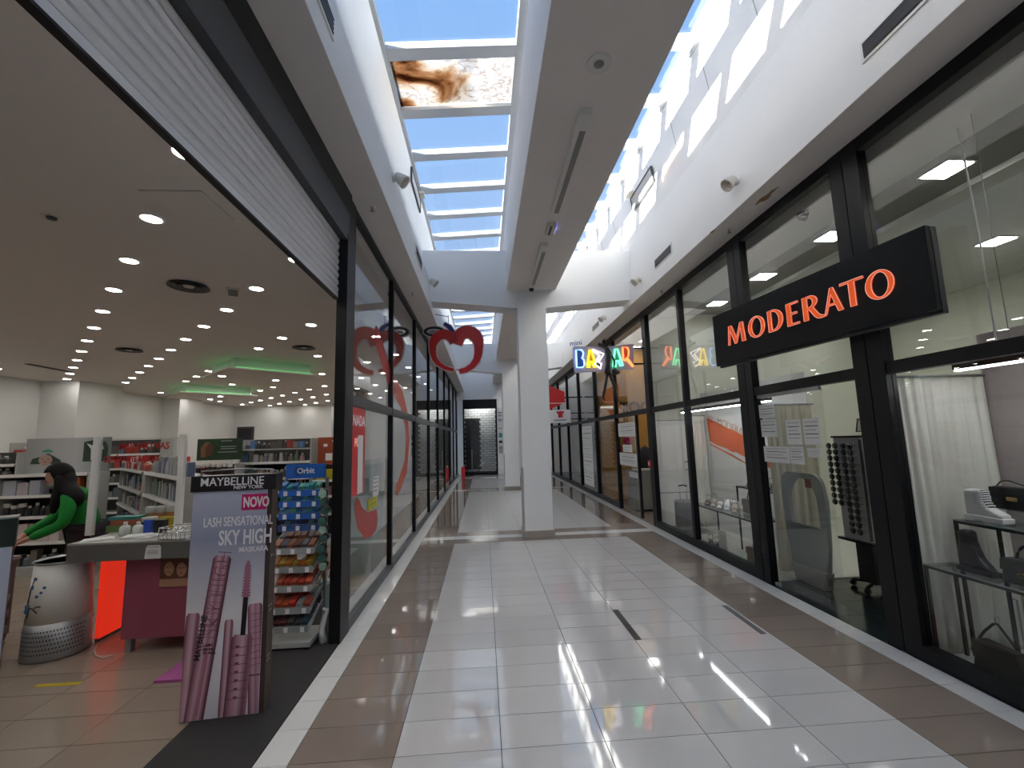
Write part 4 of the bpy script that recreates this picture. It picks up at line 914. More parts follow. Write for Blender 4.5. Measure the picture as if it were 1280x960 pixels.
item('carton', 'black card reader standing upright by the second screen post', 'card reader', (-2.50, 4.42, CT), (0.012, 0.012, 0.014), (0.09, 0.06, 0.13))

# tall round purifier
pf = thing('air_purifier', 'round white air purifier with blue blossom print and perforated grey base', 'air purifier', (-3.245, 4.34, 0))
MB().lathe([(0.215, 0), (0.225, 0.02), (0.215, 0.30)], 36).build('base', 'steel_grey', pf)
pm = MB()
for r in range(6):
    for k in range(34):
        a = PI + PI * (k + 0.5 * (r % 2)) / 34; x, y = 0.2245 * math.cos(a), 0.2245 * math.sin(a); z = 0.07 + 0.035 * r
        tx, ty = -math.sin(a), math.cos(a)
        pm.quad((x - tx * 0.006, y - ty * 0.006, z), (x, y, z - 0.009), (x + tx * 0.006, y + ty * 0.006, z), (x, y, z + 0.009))
o = pm.build('perforation', 'print_black', pf); o['kind'] = 'stuff'
MB().lathe([(0.214, 0.30), (0.202, 0.55), (0.190, 0.78)], 36).build('body', 'white_plastic', pf)
MB().lathe([(0.190, 0.78), (0.198, 0.785), (0.205, 0.795), (0.195, 0.795), (0.18, 0.76), (0.0, 0.75)], 36).build('top_rim', 'steel_grey', pf)
def onc(th, z, r=0.2150): rr_ = r - (z - 0.30) * 0.050; return (rr_ * math.cos(th), rr_ * math.sin(th), z)
bl = MB()
for pth in ([(4.15, 0.47), (4.3, 0.44), (4.5, 0.43), (4.7, 0.40)], [(4.3, 0.44), (4.25, 0.36), (4.15, 0.33)], [(4.15, 0.47), (4.2, 0.58), (4.35, 0.66), (4.45, 0.68)], [(4.5, 0.43), (4.65, 0.45), (4.8, 0.45)]):
    bl.tube([onc(*q) for q in pth], 0.006, 5)
bl.build('branch_print', 'dark_grey', pf)
M['blossom_blue'] = mat('blue_blossom_print', (0.05, 0.16, 0.36), 0.5)
fl = MB()
for th, z, q in ((4.2, 0.41, 0.028), (4.1, 0.44, 0.02), (4.32, 0.60, 0.018), (4.42, 0.67, 0.014), (4.75, 0.56, 0.012), (4.85, 0.60, 0.012), (4.6, 0.53, 0.014)):
    c = onc(th, z); fl.lathe([(q, -0.003), (q, 0.003), (0, 0.004)], 7, c=(c[0], c[1], c[2]), axis='y')
fl.build('blossom_print', 'blossom_blue', pf)
tag(MB().tube([(-3.0, 4.46, 0.008), (-2.90, 4.30, 0.008), (-2.80, 4.20, 0.008), (-2.70, 4.15, 0.008), (-2.66, 4.2, 0.008)], 0.006, 6).build('power_cord', 'cream_plastic'), 'pale power cord looping on the floor before the red panel', 'cord')
tag(MB().box(-0.13, 0.13, -0.14, 0.14, 0, 0.02).build('pink_mat', 'pink_mat' if 'pink_mat' in M else mat('bright_pink_foam', (0.42, 0.10, 0.30), 0.6), None, (-1.84, 3.83, 0)), 'small bright pink mat on the floor behind the tall standee', 'mat')
tag(MB().box(-0.16, 0.16, -0.022, 0.022, 0, 0.0015).build('floor_tape', 'yellow_tape', None, (-2.71, 3.765, 0)), 'worn yellow tape strip on the beige store tiles', 'tape')
tag(MB().box(-0.028, 0.028, -0.335, 0.335, 0, 0.0015).build('floor_tape', 'print_black', None, (1.832, 4.26, 0)), 'black tape strip on the white tiles in mid-corridor', 'tape')
tag(MB().box(-0.026, 0.026, -0.33, 0.33, 0, 0.0015).build('floor_tape', 'dark_grey', None, (2.945, 4.225, 0), (0, 0, -0.02)), 'dark grey tape strip at the edge of the brown tiles', 'tape')
bs = thing('basket_stack', 'stack of dark shopping baskets beside the air purifier', 'baskets', (-3.78, 4.12, 0))
for k in range(7):
    MB().prism([(-0.15, 0.0), (0.15, 0.0), (0.19, 0.12), (0.18, 0.12), (0.145, 0.01), (-0.145, 0.01), (-0.18, 0.12), (-0.19, 0.12)], -0.14, 0.14, 'y').box(-0.19, 0.19, -0.15, -0.14, 0.09, 0.12).build('basket', 'dark_grey' if k % 2 else 'grey_plastic', bs, (0, 0, 0.02 + 0.065 * k))
MB().box(-0.16, 0.16, -0.15, 0.15, 0, 0.02).build('base', 'black', bs)

# ------------------------------------------------------------------ candy rack
rk = thing('candy_rack', 'grey wire candy rack with sloping trays and a blue header', 'rack', (-1.40, 4.09, 0.006))
for x in (0.01, 0.40): MB().box(x - 0.012, x + 0.012, 0.34, 0.37, 0, 1.42).build('upright', 'steel_grey', rk)
MB().box(0.0, 0.41, 0.0, 0.36, 0.02, 0.06).build('base', 'shelf_grey', rk)
for x, y in ((0.03, 0.03), (0.38, 0.03), (0.03, 0.33), (0.38, 0.33)): MB().box(x - 0.02, x + 0.02, y - 0.02, y + 0.02, 0, 0.02).build('foot', 'black', rk)
hd = MB().box(0.03, 0.40, 0.30, 0.32, 1.42, 1.555).build('header', 'face_blue', rk)
M['orb_blue'] = mat('bright_blue_print', (0.02, 0.14, 0.55), 0.4); hd.data.materials[0] = M['orb_blue']
link('print', curve_mesh('print', [arc(0, 0, 0.045, 0.045, 0, 345, 20)], 0.0006, 'face_blue'), rk, (0.15, 0.2985, 1.49), UP)
link('lettering', text_mesh('Orbit', 0.072, 0.0008, 'print_white', bold=0.0015), rk, (0.135, 0.2975, 1.468), UP)
TRAY = [(1.30, 'blue'), (1.20, 'blue'), (1.09, 'blue'), (0.985, 'navy'), (0.80, 'brown'), (0.645, 'orange'), (0.49, 'red'), (0.315, 'redmix'), (0.17, 'dark')]
PALS = dict(blue=[(0.05, 0.32, 0.34), (0.10, 0.40, 0.30), (0.03, 0.16, 0.42), (0.10, 0.30, 0.50)], navy=[(0.02, 0.03, 0.12), (0.03, 0.06, 0.18), (0.06, 0.16, 0.20)], brown=[(0.13, 0.05, 0.03), (0.28, 0.10, 0.05), (0.10, 0.09, 0.12)], orange=[(0.45, 0.17, 0.03), (0.40, 0.12, 0.02), (0.35, 0.22, 0.03)], red=[(0.45, 0.05, 0.03), (0.50, 0.10, 0.05), (0.60, 0.45, 0.40)], redmix=[(0.42, 0.03, 0.02), (0.40, 0.08, 0.03), (0.30, 0.06, 0.04), (0.25, 0.25, 0.24)], dark=[(0.06, 0.05, 0.05), (0.03, 0.08, 0.10), (0.08, 0.02, 0.02)])
TN = dict(blue='blue and teal', navy='navy', brown='brown', orange='orange', red='red and white', redmix='red', dark='dark')
for ti, (z, pal) in enumerate(TRAY):
    dy = 0.10 if ti < 4 else 0.30
    y0 = 0.20 if ti < 4 else 0.02 + (8 - ti) * 0.022
    sl_ = 0.35
    sh_m = MB().prism([(y0, z - 0.02), (y0 + dy, z - 0.02 + dy * sl_), (y0 + dy, z - 0.008 + dy * sl_), (y0, z - 0.008)], 0.02, 0.39, 'x').build('tray', 'shelf_grey', rk)
    MB().box(0.02, 0.39, y0 - 0.006, y0, z - 0.035, z + 0.022).build('tray_front', 'orb_blue' if ti < 3 else ('face_blue' if ti == 3 else 'grey_plastic'), rk)
    for x in (0.08, 0.20, 0.34): MB().box(x - 0.017, x + 0.017, y0 - 0.009, y0 - 0.006, z - 0.03, z + 0.012).build('price_tag', 'print_white', rk)
    if ti >= 4:
        for x in (0.018, 0.392): MB().prism([(y0, z - 0.02), (y0 + 0.335 - y0, z + 0.10), (y0 + 0.335 - y0, z + 0.13), (y0, z + 0.01)], x - 0.004, x + 0.004, 'x').build('bracket', 'shelf_grey', rk)
    n = 7 if ti < 4 else 6
    nrow = 1 if ti < 4 else 2
    for rw_ in range(nrow):
        for k in range(n):
            w = 0.36 / n; c = random.choice(PALS[pal])
            x = 0.025 + w * (k + 0.5); y = y0 + 0.055 + rw_ * 0.13
            zz = z - 0.004 + (y - y0) * sl_
            tn = ('top', 'second', 'third', 'fourth', 'fifth', 'sixth', 'seventh', 'eighth', 'lowest')[ti]
            o = item('pouch' if ti >= 4 else 'carton', '%s sweet packet, %s in the %s row of the %s candy tray' % (cname(c), ORDN[k], 'front' if rw_ == 0 else 'rear', tn), 'packet', (-1.40 + x, 4.09 + y, zz + 0.029), c, (w * 0.88, 0.085 if ti < 4 else 0.11, random.uniform(0.025, 0.045)), group='sweet packets on the %s tray of the candy rack' % tn)
            o.rotation_euler = (0.34, 0, random.uniform(-0.06, 0.06))
for k in range(9):
    t = thing('mint_tin', 'round gum tub with a green cap, %s from the top on the candy rack side' % ORDN[k], 'tub', (-0.958, 4.24 + 0.03 * (k % 3), 1.30 - 0.082 * k), 0, 'gum tubs hanging on the side of the candy rack')
    MB().lathe([(0.034, -0.05), (0.036, 0.0), (0.036, 0.04), (0.03, 0.05)], 12, axis='y').build('body', 'navy_tub' if 'navy_tub' in M else 'dark_grey', t, None, (0, 0, 0.15))
    MB().lathe([(0.034, -0.064), (0.036, -0.05), (0.0, -0.066)], 12, axis='y').build('cap', mat('pale_green_cap', (0.35, 0.55, 0.45) if k % 4 == 0 else (0.06, 0.16, 0.14), 0.4), t, None, (0, 0, 0.15))
    MB().box(-0.04, -0.02, 0.0, 0.012, -0.01, 0.0).build('hook', 'steel_grey', t)
for (lb, x, z, h) in (('white tub on the orange tray at the right rack side', -1.13, 0.705, 0.045), ('white tub behind the other one on the orange tray', -1.07, 0.735, 0.05)):
    item('jar', lb, 'tub', (x, 4.22 if z < 0.72 else 4.31, z + 0.020), (0.60, 0.60, 0.57), (0.08, 0.08, h))
t = thing('table_leg_stand', 'white curved stand foot behind the candy rack by the black post', 'stand', (-0.92, 4.22, 0.006))
MB().tube([(0, 0, 0.0), (-0.02, 0, 0.10), (0.01, 0, 0.22), (0.03, 0, 0.27), (-0.01, 0, 0.28)], [0.035, 0.03, 0.025, 0.02, 0.015], 8).build('foot', 'white_plastic', t)

# ------------------------------------------------------------------ shelving of the store
def gondola(label, loc, rz, L_, Hh, D, levels, m_back='shelf_dark', hdr=None):
    t = thing('shelf_unit', label, 'shelves', loc, rz)
    MB().box(0, L_, D - 0.03, D, 0, Hh).build('back_panel', m_back, t)
    MB().box(0, L_, 0.0, D - 0.03, 0, 0.12).build('base', 'shelf_grey', t)
    for x in (-0.02, L_): MB().box(x, x + 0.02, 0.02, D - 0.01, 0, Hh).build('end_panel', 'shelf_grey', t)
    for z in levels[1:]:
        MB().box(0, L_, 0.01, D - 0.03, z - 0.02, z).build('shelf', 'shelf_grey', t)
        MB().box(0, L_, 0.0, 0.01, z - 0.035, z + 0.008).build('price_rail', 'white_plastic', t)
    return t
def fill(t, x0, x1, z, D, kinds, pal, where, cat, hmin=0.12, hmax=0.24, w=(0.07, 0.13), group=None):
    a = t.rotation_euler.z; c, s = math.cos(a), math.sin(a); x = x0; n = 0
    while x < x1 - 0.05:
        wd = random.uniform(*w)
        if x + wd > x1: break
        k = random.choice(kinds); h = random.uniform(hmin, hmax); y = 0.12; col = random.choice(pal)
        p = (t.location.x + (x + wd / 2) * c - y * s, t.location.y + (x + wd / 2) * s + y * c, t.location.z + z + 0.0015)
        item(k, '%s %s, %s from left on %s' % (cname(col), k, ORDN[n], where), cat, p, col, (wd * 0.90, min(wd * 0.9, 0.15), h), a, 'goods on ' + where)
        x += wd; n += 1
GREENS = [(0.16, 0.24, 0.16), (0.30, 0.36, 0.28), (0.25, 0.25, 0.33), (0.38, 0.40, 0.38), (0.10, 0.14, 0.20), (0.42, 0.42, 0.45)]
DARKS = [(0.05, 0.05, 0.05), (0.10, 0.09, 0.08), (0.20, 0.18, 0.16), (0.30, 0.05, 0.04), (0.12, 0.16, 0.20)]
MIXED = GREENS + DARKS + [(0.45, 0.42, 0.40), (0.45, 0.08, 0.05), (0.30, 0.20, 0.32), (0.10, 0.20, 0.36)]
ORD = ('lowest', 'second', 'third', 'fourth', 'top')
ANG = math.atan2(-0.72, 0.70)
d0 = Vector((-0.70, 0.72)).normalized()
# right-hand long diagonal gondola (its far end sits up the slope)
g = gondola('long diagonal aisle shelving of pale green toiletries behind the counter', (-3.0 + d0.x * 2.3, 5.4 + d0.y * 2.3, 0), ANG, 2.3, 1.40, 0.38, (0.12, 0.44, 0.76, 1.08, 1.40))
for i, z in enumerate((0.12, 0.44, 0.76, 1.08, 1.40)): fill(g, 0.02, 2.26, z, 0.38, ('carton', 'bottle', 'carton'), GREENS, 'the %s shelf of the long diagonal shelving' % ORD[i], 'toiletry', 0.13, 0.24, (0.075, 0.12))
MB().box(0.1, 0.9, 0.36, 0.38, 1.40, 1.62).build('red_shelf_strip', 'red', g)
g = gondola('farther diagonal aisle shelving with red goods behind the counter', (-3.0 + d0.x * 4.9, 5.4 + d0.y * 4.9, 0), ANG, 2.35, 1.40, 0.38, (0.12, 0.44, 0.76, 1.08, 1.40))
for i, z in enumerate((0.12, 0.44, 0.76, 1.08, 1.40)): fill(g, 0.02, 2.3, z, 0.38, ('carton', 'bottle'), MIXED if i != 4 else [(0.42, 0.03, 0.02), (0.5, 0.45, 0.42), (0.40, 0.06, 0.04)], 'the %s shelf of the farther diagonal shelving' % ORD[i], 'toiletry', 0.12, 0.24, (0.09, 0.15))
# wall shelving at the back with pale rails
g = gondola('dark shelving across the aisle end behind the acrylic screen', (-9.4, 9.9, 0), 0.0, 3.0, 1.95, 0.4, (0.12, 0.45, 0.75, 1.05, 1.35, 1.65))
for i, z in enumerate((0.75, 1.05, 1.35, 1.65)): fill(g, 0.02, 2.9, z, 0.4, ('carton', 'bottle', 'jar'), DARKS + [(0.4, 0.05, 0.04), (0.2, 0.3, 0.22)], 'the %s dark shelf at the aisle end' % ('second', 'third', 'fourth', 'top')[i], 'toiletry', 0.12, 0.22, (0.11, 0.18))
# promotion gondola at the left
g = gondola('promotion shelving under a wide animal picture behind the cashier', (-6.52, 6.9, 0), 0.0, 1.22, 1.42, 0.4, (0.12, 0.46, 0.82, 1.12, 1.42))
MB().box(0.0, 1.22, 0.37, 0.40, 1.42, 1.95).build('picture_panel', gradient_mat('grey_picture_print', [(0.0, (0.30, 0.31, 0.31)), (0.35, (0.42, 0.43, 0.42)), (0.6, (0.46, 0.47, 0.48)), (1.0, (0.20, 0.22, 0.22))], 'X'), g)
M['leafy'] = mat('leafy_print', (0.025, 0.05, 0.03), 0.6, noise=0.6, nscale=14); M['print_skin'] = mat('pale_face_print', (0.42, 0.27, 0.22), 0.5)
link('print', curve_mesh('print', [[(-0.2, 0), (-0.17, 0.08), (-0.06, 0.11), (0.05, 0.16), (0.16, 0.10), (0.24, 0.05), (0.25, 0)]], 0.0006, 'leafy'), g, (0.28, 0.368, 1.56), UP)
link('print', curve_mesh('print', [[(-0.2, 0), (-0.2, 0.30), (-0.05, 0.33), (0.12, 0.30), (0.16, 0.2), (0.15, 0)]], 0.0006, 'leafy'), g, (1.04, 0.368, 1.58), UP)
link('print', curve_mesh('print', [arc(0, 0, 0.10, 0.08, 0, 345, 18)], 0.0006, 'print_skin'), g, (0.30, 0.365, 1.62), UP)
link('print', curve_mesh('print', [arc(0, 0, 0.08, 0.04, 0, 180, 12)], 0.0006, 'face_green'), g, (0.32, 0.364, 1.74), UP)
link('print', curve_mesh('print', [[(-0.10, 0.14), (-0.03, 0.05), (-0.02, -0.12), (0.03, -0.12), (0.05, 0.0), (0.16, 0.05), (0.14, 0.10), (0.0, 0.10)]], 0.0006, 'paper'), g, (0.98, 0.364, 1.72), UP)
MB().box(0.24, 0.27, 0.362, 0.3635, 1.63, 1.64).box(0.33, 0.36, 0.362, 0.3635, 1.63, 1.64).box(0.27, 0.33, 0.362, 0.3635, 1.585, 1.592).build('print', 'print_brown', g)
fill(g, 0.05, 0.72, 1.12, 0.6, ('carton',), [(0.45, 0.42, 0.44), (0.38, 0.40, 0.46)], 'the upper promotion shelf', 'box', 0.17, 0.22, (0.16, 0.2))
fill(g, 0.76, 1.20, 1.12, 0.6, ('carton',), [(0.50, 0.20, 0.03), (0.50, 0.14, 0.04)], 'the right half of the upper promotion shelf', 'box', 0.18, 0.24, (0.1, 0.14))
fill(g, 0.03, 1.18, 0.82, 0.6, ('jar', 'bottle'), [(0.03, 0.03, 0.035), (0.05, 0.04, 0.04)], 'the middle promotion shelf', 'bottle', 0.13, 0.2, (0.08, 0.12))
fill(g, 0.30, 1.0, 0.46, 0.6, ('carton',), [(0.60, 0.50, 0.48), (0.62, 0.55, 0.53)], 'the lower promotion shelf', 'box', 0.24, 0.27, (0.13, 0.16))
item('carton', 'bright crimson box at the left of the lower promotion shelf', 'box', (-6.37, 7.02, 0.4615), (0.36, 0.03, 0.08), (0.22, 0.16, 0.20))
fill(g, 0.03, 1.18, 0.12, 0.6, ('carton', 'bottle'), DARKS, 'the base of the promotion shelving', 'toiletry', 0.12, 0.22, (0.09, 0.14))
g = gondola('dark bottle shelving behind the pale blue stand at the store entrance', (-8.15, 7.2, 0), 0.0, 1.55, 1.75, 0.4, (0.12, 0.42, 0.68, 0.92, 1.15, 1.36, 1.57))
for i, z in enumerate((0.42, 0.68, 0.92, 1.15, 1.36, 1.57)):
    fill(g, 0.02, 1.48, z, 0.5, ('bottle', 'jar'), [(0.04, 0.04, 0.035), (0.06, 0.05, 0.03), (0.16, 0.14, 0.03)] if i in (1, 5) else DARKS[:3], 'the %s bottle shelf behind the blue stand' % ('lowest', 'second', 'third', 'fourth', 'fifth', 'top')[i], 'bottle', 0.10, 0.16, (0.09, 0.13))
# green header display
g = gondola('display shelf with a dark green header picturing a bird house', (-4.24, 7.42, 0), 0.0, 0.74, 1.46, 0.30, (0.12, 0.6, 0.95, 1.29))
MB().box(0.0, 0.72, 0.25, 0.28, 1.53, 1.885).build('header', mat('dark_green_print', (0.018, 0.05, 0.022), 0.5, noise=0.4, nscale=10), g)
M['wood_print'] = mat('wood_print', (0.22, 0.10, 0.05), 0.5); M['wood_print_dark'] = mat('dark_wood_print', (0.10, 0.045, 0.025), 0.5)
link('print', curve_mesh('print', [[(-0.09, -0.12), (-0.02, -0.12), (-0.02, 0.03), (-0.10, 0.04)]], 0.0006, 'wood_print'), g, (0.16, 0.246, 1.70), UP)
link('print', curve_mesh('print', [[(-0.02, -0.12), (0.09, -0.07), (0.10, 0.06), (0.04, 0.12), (-0.02, 0.03)]], 0.0006, 'wood_print_dark'), g, (0.16, 0.246, 1.70), UP)
link('print', curve_mesh('print', [[(-0.10, 0.04), (-0.02, 0.035), (0.045, 0.13), (-0.03, 0.13)]], 0.0006, 'wood_print'), g, (0.16, 0.244, 1.70), UP)
for z, a_, b_ in ((1.84, 0.38, 0.56), (1.745, 0.38, 0.64), (1.71, 0.38, 0.61), (1.655, 0.34, 0.65)): MB().box(a_, b_, 0.244, 0.246, z, z + 0.012).build('print', 'grey_plastic', g)
fill(g, 0.08, 0.72, 1.29, 0.3, ('jar',), [(0.03, 0.02, 0.02), (0.05, 0.02, 0.02), (0.10, 0.012, 0.02)], 'the shelf under the green bird house header', 'jar', 0.17, 0.20, (0.080, 0.086))
# back shelves seen over the candy rack
g = gondola('shelving of mixed bottles seen above the candy rack', (-3.72, 8.0, 0), 0.0, 1.18, 1.86, 0.5, (0.12, 0.55, 0.95, 1.18, 1.46))
for i, z in enumerate((0.95, 1.18, 1.46)): fill(g, 0.02, 1.14, z, 0.5, ('bottle', 'carton', 'jar'), MIXED + [(0.5, 0.48, 0.44), (0.45, 0.25, 0.28), (0.40, 0.33, 0.24)], 'the %s shelf seen over the candy rack' % ('lower', 'middle', 'upper')[i], 'bottle', 0.12, 0.20, (0.06, 0.10))
fill(g, 0.02, 1.14, 1.70, 0.5, ('carton', 'bottle'), DARKS + [(0.10, 0.2, 0.4)], 'the topmost shelf seen over the candy rack', 'toiletry', 0.08, 0.14, (0.07, 0.11))
MB().box(0, 1.18, 0.0, 0.25, 1.67, 1.69).build('shelf', 'shelf_grey', g)
g = gondola('orange-headed display beside the black post', (-2.48, 8.0, 0), 0.0, 0.62, 1.40, 0.5, (0.12, 0.55, 0.85, 1.12))
MB().box(0.0, 0.56, 0.22, 0.25, 1.38, 1.87).build('header', mat('orange_red_print', (0.36, 0.07, 0.025), 0.5), g)
MB().box(0.10, 0.17, 0.218, 0.22, 1.70, 1.75).box(0.25, 0.52, 0.218, 0.22, 1.79, 1.81).box(0.34, 0.52, 0.218, 0.22, 1.72, 1.735).build('print', 'print_white', g)
MB().box(0.14, 0.26, 0.217, 0.219, 1.45, 1.58).build('print', 'print_white', g); MB().box(0.40, 0.50, 0.217, 0.219, 1.44, 1.60).build('print', 'print_black', g)
fill(g, 0.05, 0.58, 1.12, 0.5, ('carton',), [(0.42, 0.38, 0.03), (0.40, 0.36, 0.02)], 'the shelf under the orange header', 'box', 0.17, 0.19, (0.16, 0.17))
fill(g, 0.02, 0.58, 0.85, 0.5, ('carton', 'bottle'), DARKS, 'the lower shelf under the orange header', 'toiletry', 0.1, 0.18, (0.08, 0.12))
for k in ('carton', 'bottle', 'jar', 'pouch'):
    pr_ = PROTO[k]
    for ch in list(pr_.children): bpy.data.objects.remove(ch)
    bpy.data.objects.remove(pr_)

# ------------------------------------------------------------------ cashier
def skin(name, verts, edges, radii, m, parent, root=0, sub=2):
    me = bpy.data.meshes.new(name); me.from_pydata([tuple(v) for v in verts], edges, [])
    me.materials.append(M[m]); o = link(name, me, parent)
    md = o.modifiers.new('skin', 'SKIN'); md.use_smooth_shade = True
    lay = me.skin_vertices[0].data
    for i, r in enumerate(radii):
        lay[i].radius = (r, r) if not isinstance(r, tuple) else r
        lay[i].use_root = (i == root)
    sb = o.modifiers.new('sub', 'SUBSURF'); sb.levels = sub; sb.render_levels = sub
    return o
pn = thing('person', 'person with long black hair and face mask in a green jumper bending over the till', 'person', (-3.75, 4.98, 0))
PV = Vector((-3.62, 4.98, 0))
J = dict(pel=(-3.50, 5.00, 0.93), bel=(-3.52, 4.98, 1.06), che=(-3.58, 4.96, 1.21), upc=(-3.63, 4.95, 1.31), nek=(-3.68, 4.93, 1.395), hed=(-3.715, 4.915, 1.435),
 shl=(-3.52, 4.80, 1.275), ell=(-3.50, 4.73, 1.03), wrl=(-3.76, 4.68, 0.915), hal=(-3.83, 4.67, 0.885),
 shr=(-3.70, 5.10, 1.275), elr=(-3.86, 5.02, 1.05), wrr=(-3.93, 4.80, 0.925), har=(-3.93, 4.74, 0.895),
 hil=(-3.50, 4.91, 0.90), knl=(-3.56, 4.89, 0.49), anl=(-3.50, 4.91, 0.09), tol=(-3.62, 4.88, 0.045),
 hir=(-3.50, 5.09, 0.90), knr=(-3.56, 5.09, 0.49), anr=(-3.50, 5.09, 0.09), tor=(-3.62, 5.07, 0.045))
J = {k: Vector(v) - PV for k, v in J.items()}
order = ['pel', 'bel', 'che', 'upc', 'nek', 'hed', 'shl', 'ell', 'wrl', 'hal', 'shr', 'elr', 'wrr', 'har', 'hil', 'knl', 'anl', 'tol', 'hir', 'knr', 'anr', 'tor']
rad = [0.115, 0.11, 0.115, 0.085, 0.048, 0.05, 0.05, 0.036, 0.025, 0.026, 0.05, 0.036, 0.025, 0.026, 0.075, 0.052, 0.034, 0.03, 0.075, 0.052, 0.034, 0.03]
ed = [(0, 1), (1, 2), (2, 3), (3, 4), (4, 5), (3, 6), (6, 7), (7, 8), (8, 9), (3, 10), (10, 11), (11, 12), (12, 13), (0, 14), (14, 15), (15, 16), (16, 17), (0, 18), (18, 19), (19, 20), (20, 21)]
skin('body', [J[k] for k in order], ed, rad, 'skin', pn)
sw = ['pel', 'bel', 'che', 'upc', 'shl', 'ell', 'wrl', 'shr', 'elr', 'wrr']
nk = J['upc'].lerp(J['nek'], 0.55)
skin('jumper', [J[k] for k in sw] + [nk], [(0, 1), (1, 2), (2, 3), (3, 4), (4, 5), (5, 6), (3, 7), (7, 8), (8, 9), (3, 10)], [0.135, 0.13, 0.142, 0.122, 0.078, 0.055, 0.042, 0.078, 0.055, 0.042, 0.070], 'green_knit', pn)
tw = ['pel', 'hil', 'knl', 'anl', 'hir', 'knr', 'anr']
skin('trousers', [J[k] for k in tw], [(0, 1), (1, 2), (2, 3), (0, 4), (4, 5), (5, 6)], [0.125, 0.09, 0.066, 0.05, 0.09, 0.066, 0.05], 'dark_cloth', pn)
for a, b in (('anl', 'tol'), ('anr', 'tor')):
    A_, B_ = J[a], J[b]
    sm2 = MB().lathe([(0.0, -0.5), (0.35, -0.48), (0.5, -0.2), (0.42, 0.1), (0.5, 0.35), (0.3, 0.48), (0.0, 0.5)], 12, axis='x'); o = sm2.build('shoe', 'leather_black', pn, (A_ + B_) / 2 - Vector((0.02, 0, 0.0)), (0, 0, 0.15)); o.scale = (0.26, 0.10, 0.075); o.location.z = 0.040
fd = Vector((-0.80, -0.42, -0.43)).normalized()        # face direction: down to the till
hc = J['hed'] + Vector((-0.03, -0.015, 0.04))
ez = (Vector((0, 0, 1)) - fd * fd.z).normalized(); ex = ez.cross(fd) * -1.0
HM = Matrix((( ex.x, -fd.x, ez.x, hc.x), (ex.y, -fd.y, ez.y, hc.y), (ex.z, -fd.z, ez.z, hc.z), (0, 0, 0, 1)))
def sph(rx, ry, rz_, c=(0, 0, 0), u=20, v=14, fn=None):
    mb = MB(); n0 = 0
    for j in range(v + 1):
        ph = -PI / 2 + PI * j / v
        for i in range(u):
            th = 2 * PI * i / u; d = Vector((math.cos(ph) * math.cos(th), math.cos(ph) * math.sin(th), math.sin(ph)))
            q = Vector((d.x * rx, d.y * ry, d.z * rz_))
            if fn: q = fn(d, q)
            mb.v.append((c[0] + q.x, c[1] + q.y, c[2] + q.z))
    for j in range(v):
        for i in range(u): mb.f.append((j * u + i, j * u + (i + 1) % u, (j + 1) * u + (i + 1) % u, (j + 1) * u + i)); mb.sm.append(True)
    return mb
def headfn(d, q):
    if d.z < -0.1: q.x *= 1 + 0.28 * (d.z + 0.1); q.y *= 1 + 0.12 * (d.z + 0.1)
    if d.y < -0.85 and abs(d.x) < 0.25 and -0.35 < d.z < 0.15: q.y -= 0.016 * (1 - abs(d.x) / 0.25)
    return q
def hpart(name, mb, m):
    o = mb.build(name, m, pn); o.matrix_local = HM; return o
hpart('head', sph(0.074, 0.094, 0.115, fn=headfn), 'skin')
for sx in (-1, 1):
    hpart('eye', sph(0.013, 0.008, 0.009, (sx * 0.030, -0.083, 0.008), 8, 6), 'print_black')
    hpart('ear', sph(0.010, 0.018, 0.030, (sx * 0.076, 0.012, -0.008), 8, 6), 'skin')
hpart('mouth', MB().box(-0.020, 0.020, -0.084, -0.078, -0.062, -0.055), 'red_print')
def maskfn(d, q):
    q.y = min(q.y, -0.005); return q
hpart('face_mask', sph(0.071, 0.108, 0.056, (0, 0.0, -0.050), 16, 8, maskfn), 'mask_cloth')
def hairfn(d, q):
    if d.y < -0.35 and d.z < 0.42: q.y = -0.035; q.x *= 1.02
    return q
hpart('hair', sph(0.098, 0.118, 0.130, (0, 0.018, 0.026), 22, 16, hairfn), 'hair')
hb = [hc + HM.to_3x3() @ Vector((0.0, 0.09, 0.03)), hc + Vector((0.09, -0.02, -0.10)), Vector((-3.48, 4.83, 1.27)) - PV, Vector((-3.47, 4.80, 1.17)) - PV]
skin('hair_length', hb, [(0, 1), (1, 2), (2, 3)], [0.085, 0.095, 0.085, 0.03], 'hair', pn)
hb = [hc + HM.to_3x3() @ Vector((-0.07, 0.03, 0.02)), hc + HM.to_3x3() @ Vector((-0.095, 0.01, -0.08)), Vector((-3.66, 4.80, 1.24)) - PV, Vector((-3.67, 4.79, 1.12)) - PV]
skin('hair_length', hb, [(0, 1), (1, 2), (2, 3)], [0.04, 0.05, 0.05, 0.02], 'hair', pn)
for hn, wn in (('hal', 'wrl'), ('har', 'wrr')):
    h0 = J[hn]; dr = (J[hn] - J[wn]).normalized(); sd_ = dr.cross(Vector((0, 0, 1))).normalized()
    V_ = [J[wn], h0]; E_ = [(0, 1)]; R_ = [0.022, 0.028]
    for k, ln in enumerate((0.062, 0.075, 0.070, 0.055)):
        b0 = h0 + sd_ * (-0.027 + 0.018 * k) + dr * 0.03
        V_ += [b0, b0 + dr * ln * 0.5 + Vector((0, 0, -0.012)), b0 + dr * ln * 0.8 + Vector((0, 0, -0.04))]; n = len(V_)
        E_ += [(1, n - 3), (n - 3, n - 2), (n - 2, n - 1)]; R_ += [0.010, 0.0085, 0.007]
    b0 = h0 - sd_ * 0.035 - dr * 0.01; V_ += [b0, b0 + dr * 0.035 - sd_ * 0.012 + Vector((0, 0, -0.015))]; n = len(V_); E_ += [(1, n - 2), (n - 2, n - 1)]; R_ += [0.011, 0.008]
    skin('hand', V_, E_, R_, 'skin', pn, 0, 1)
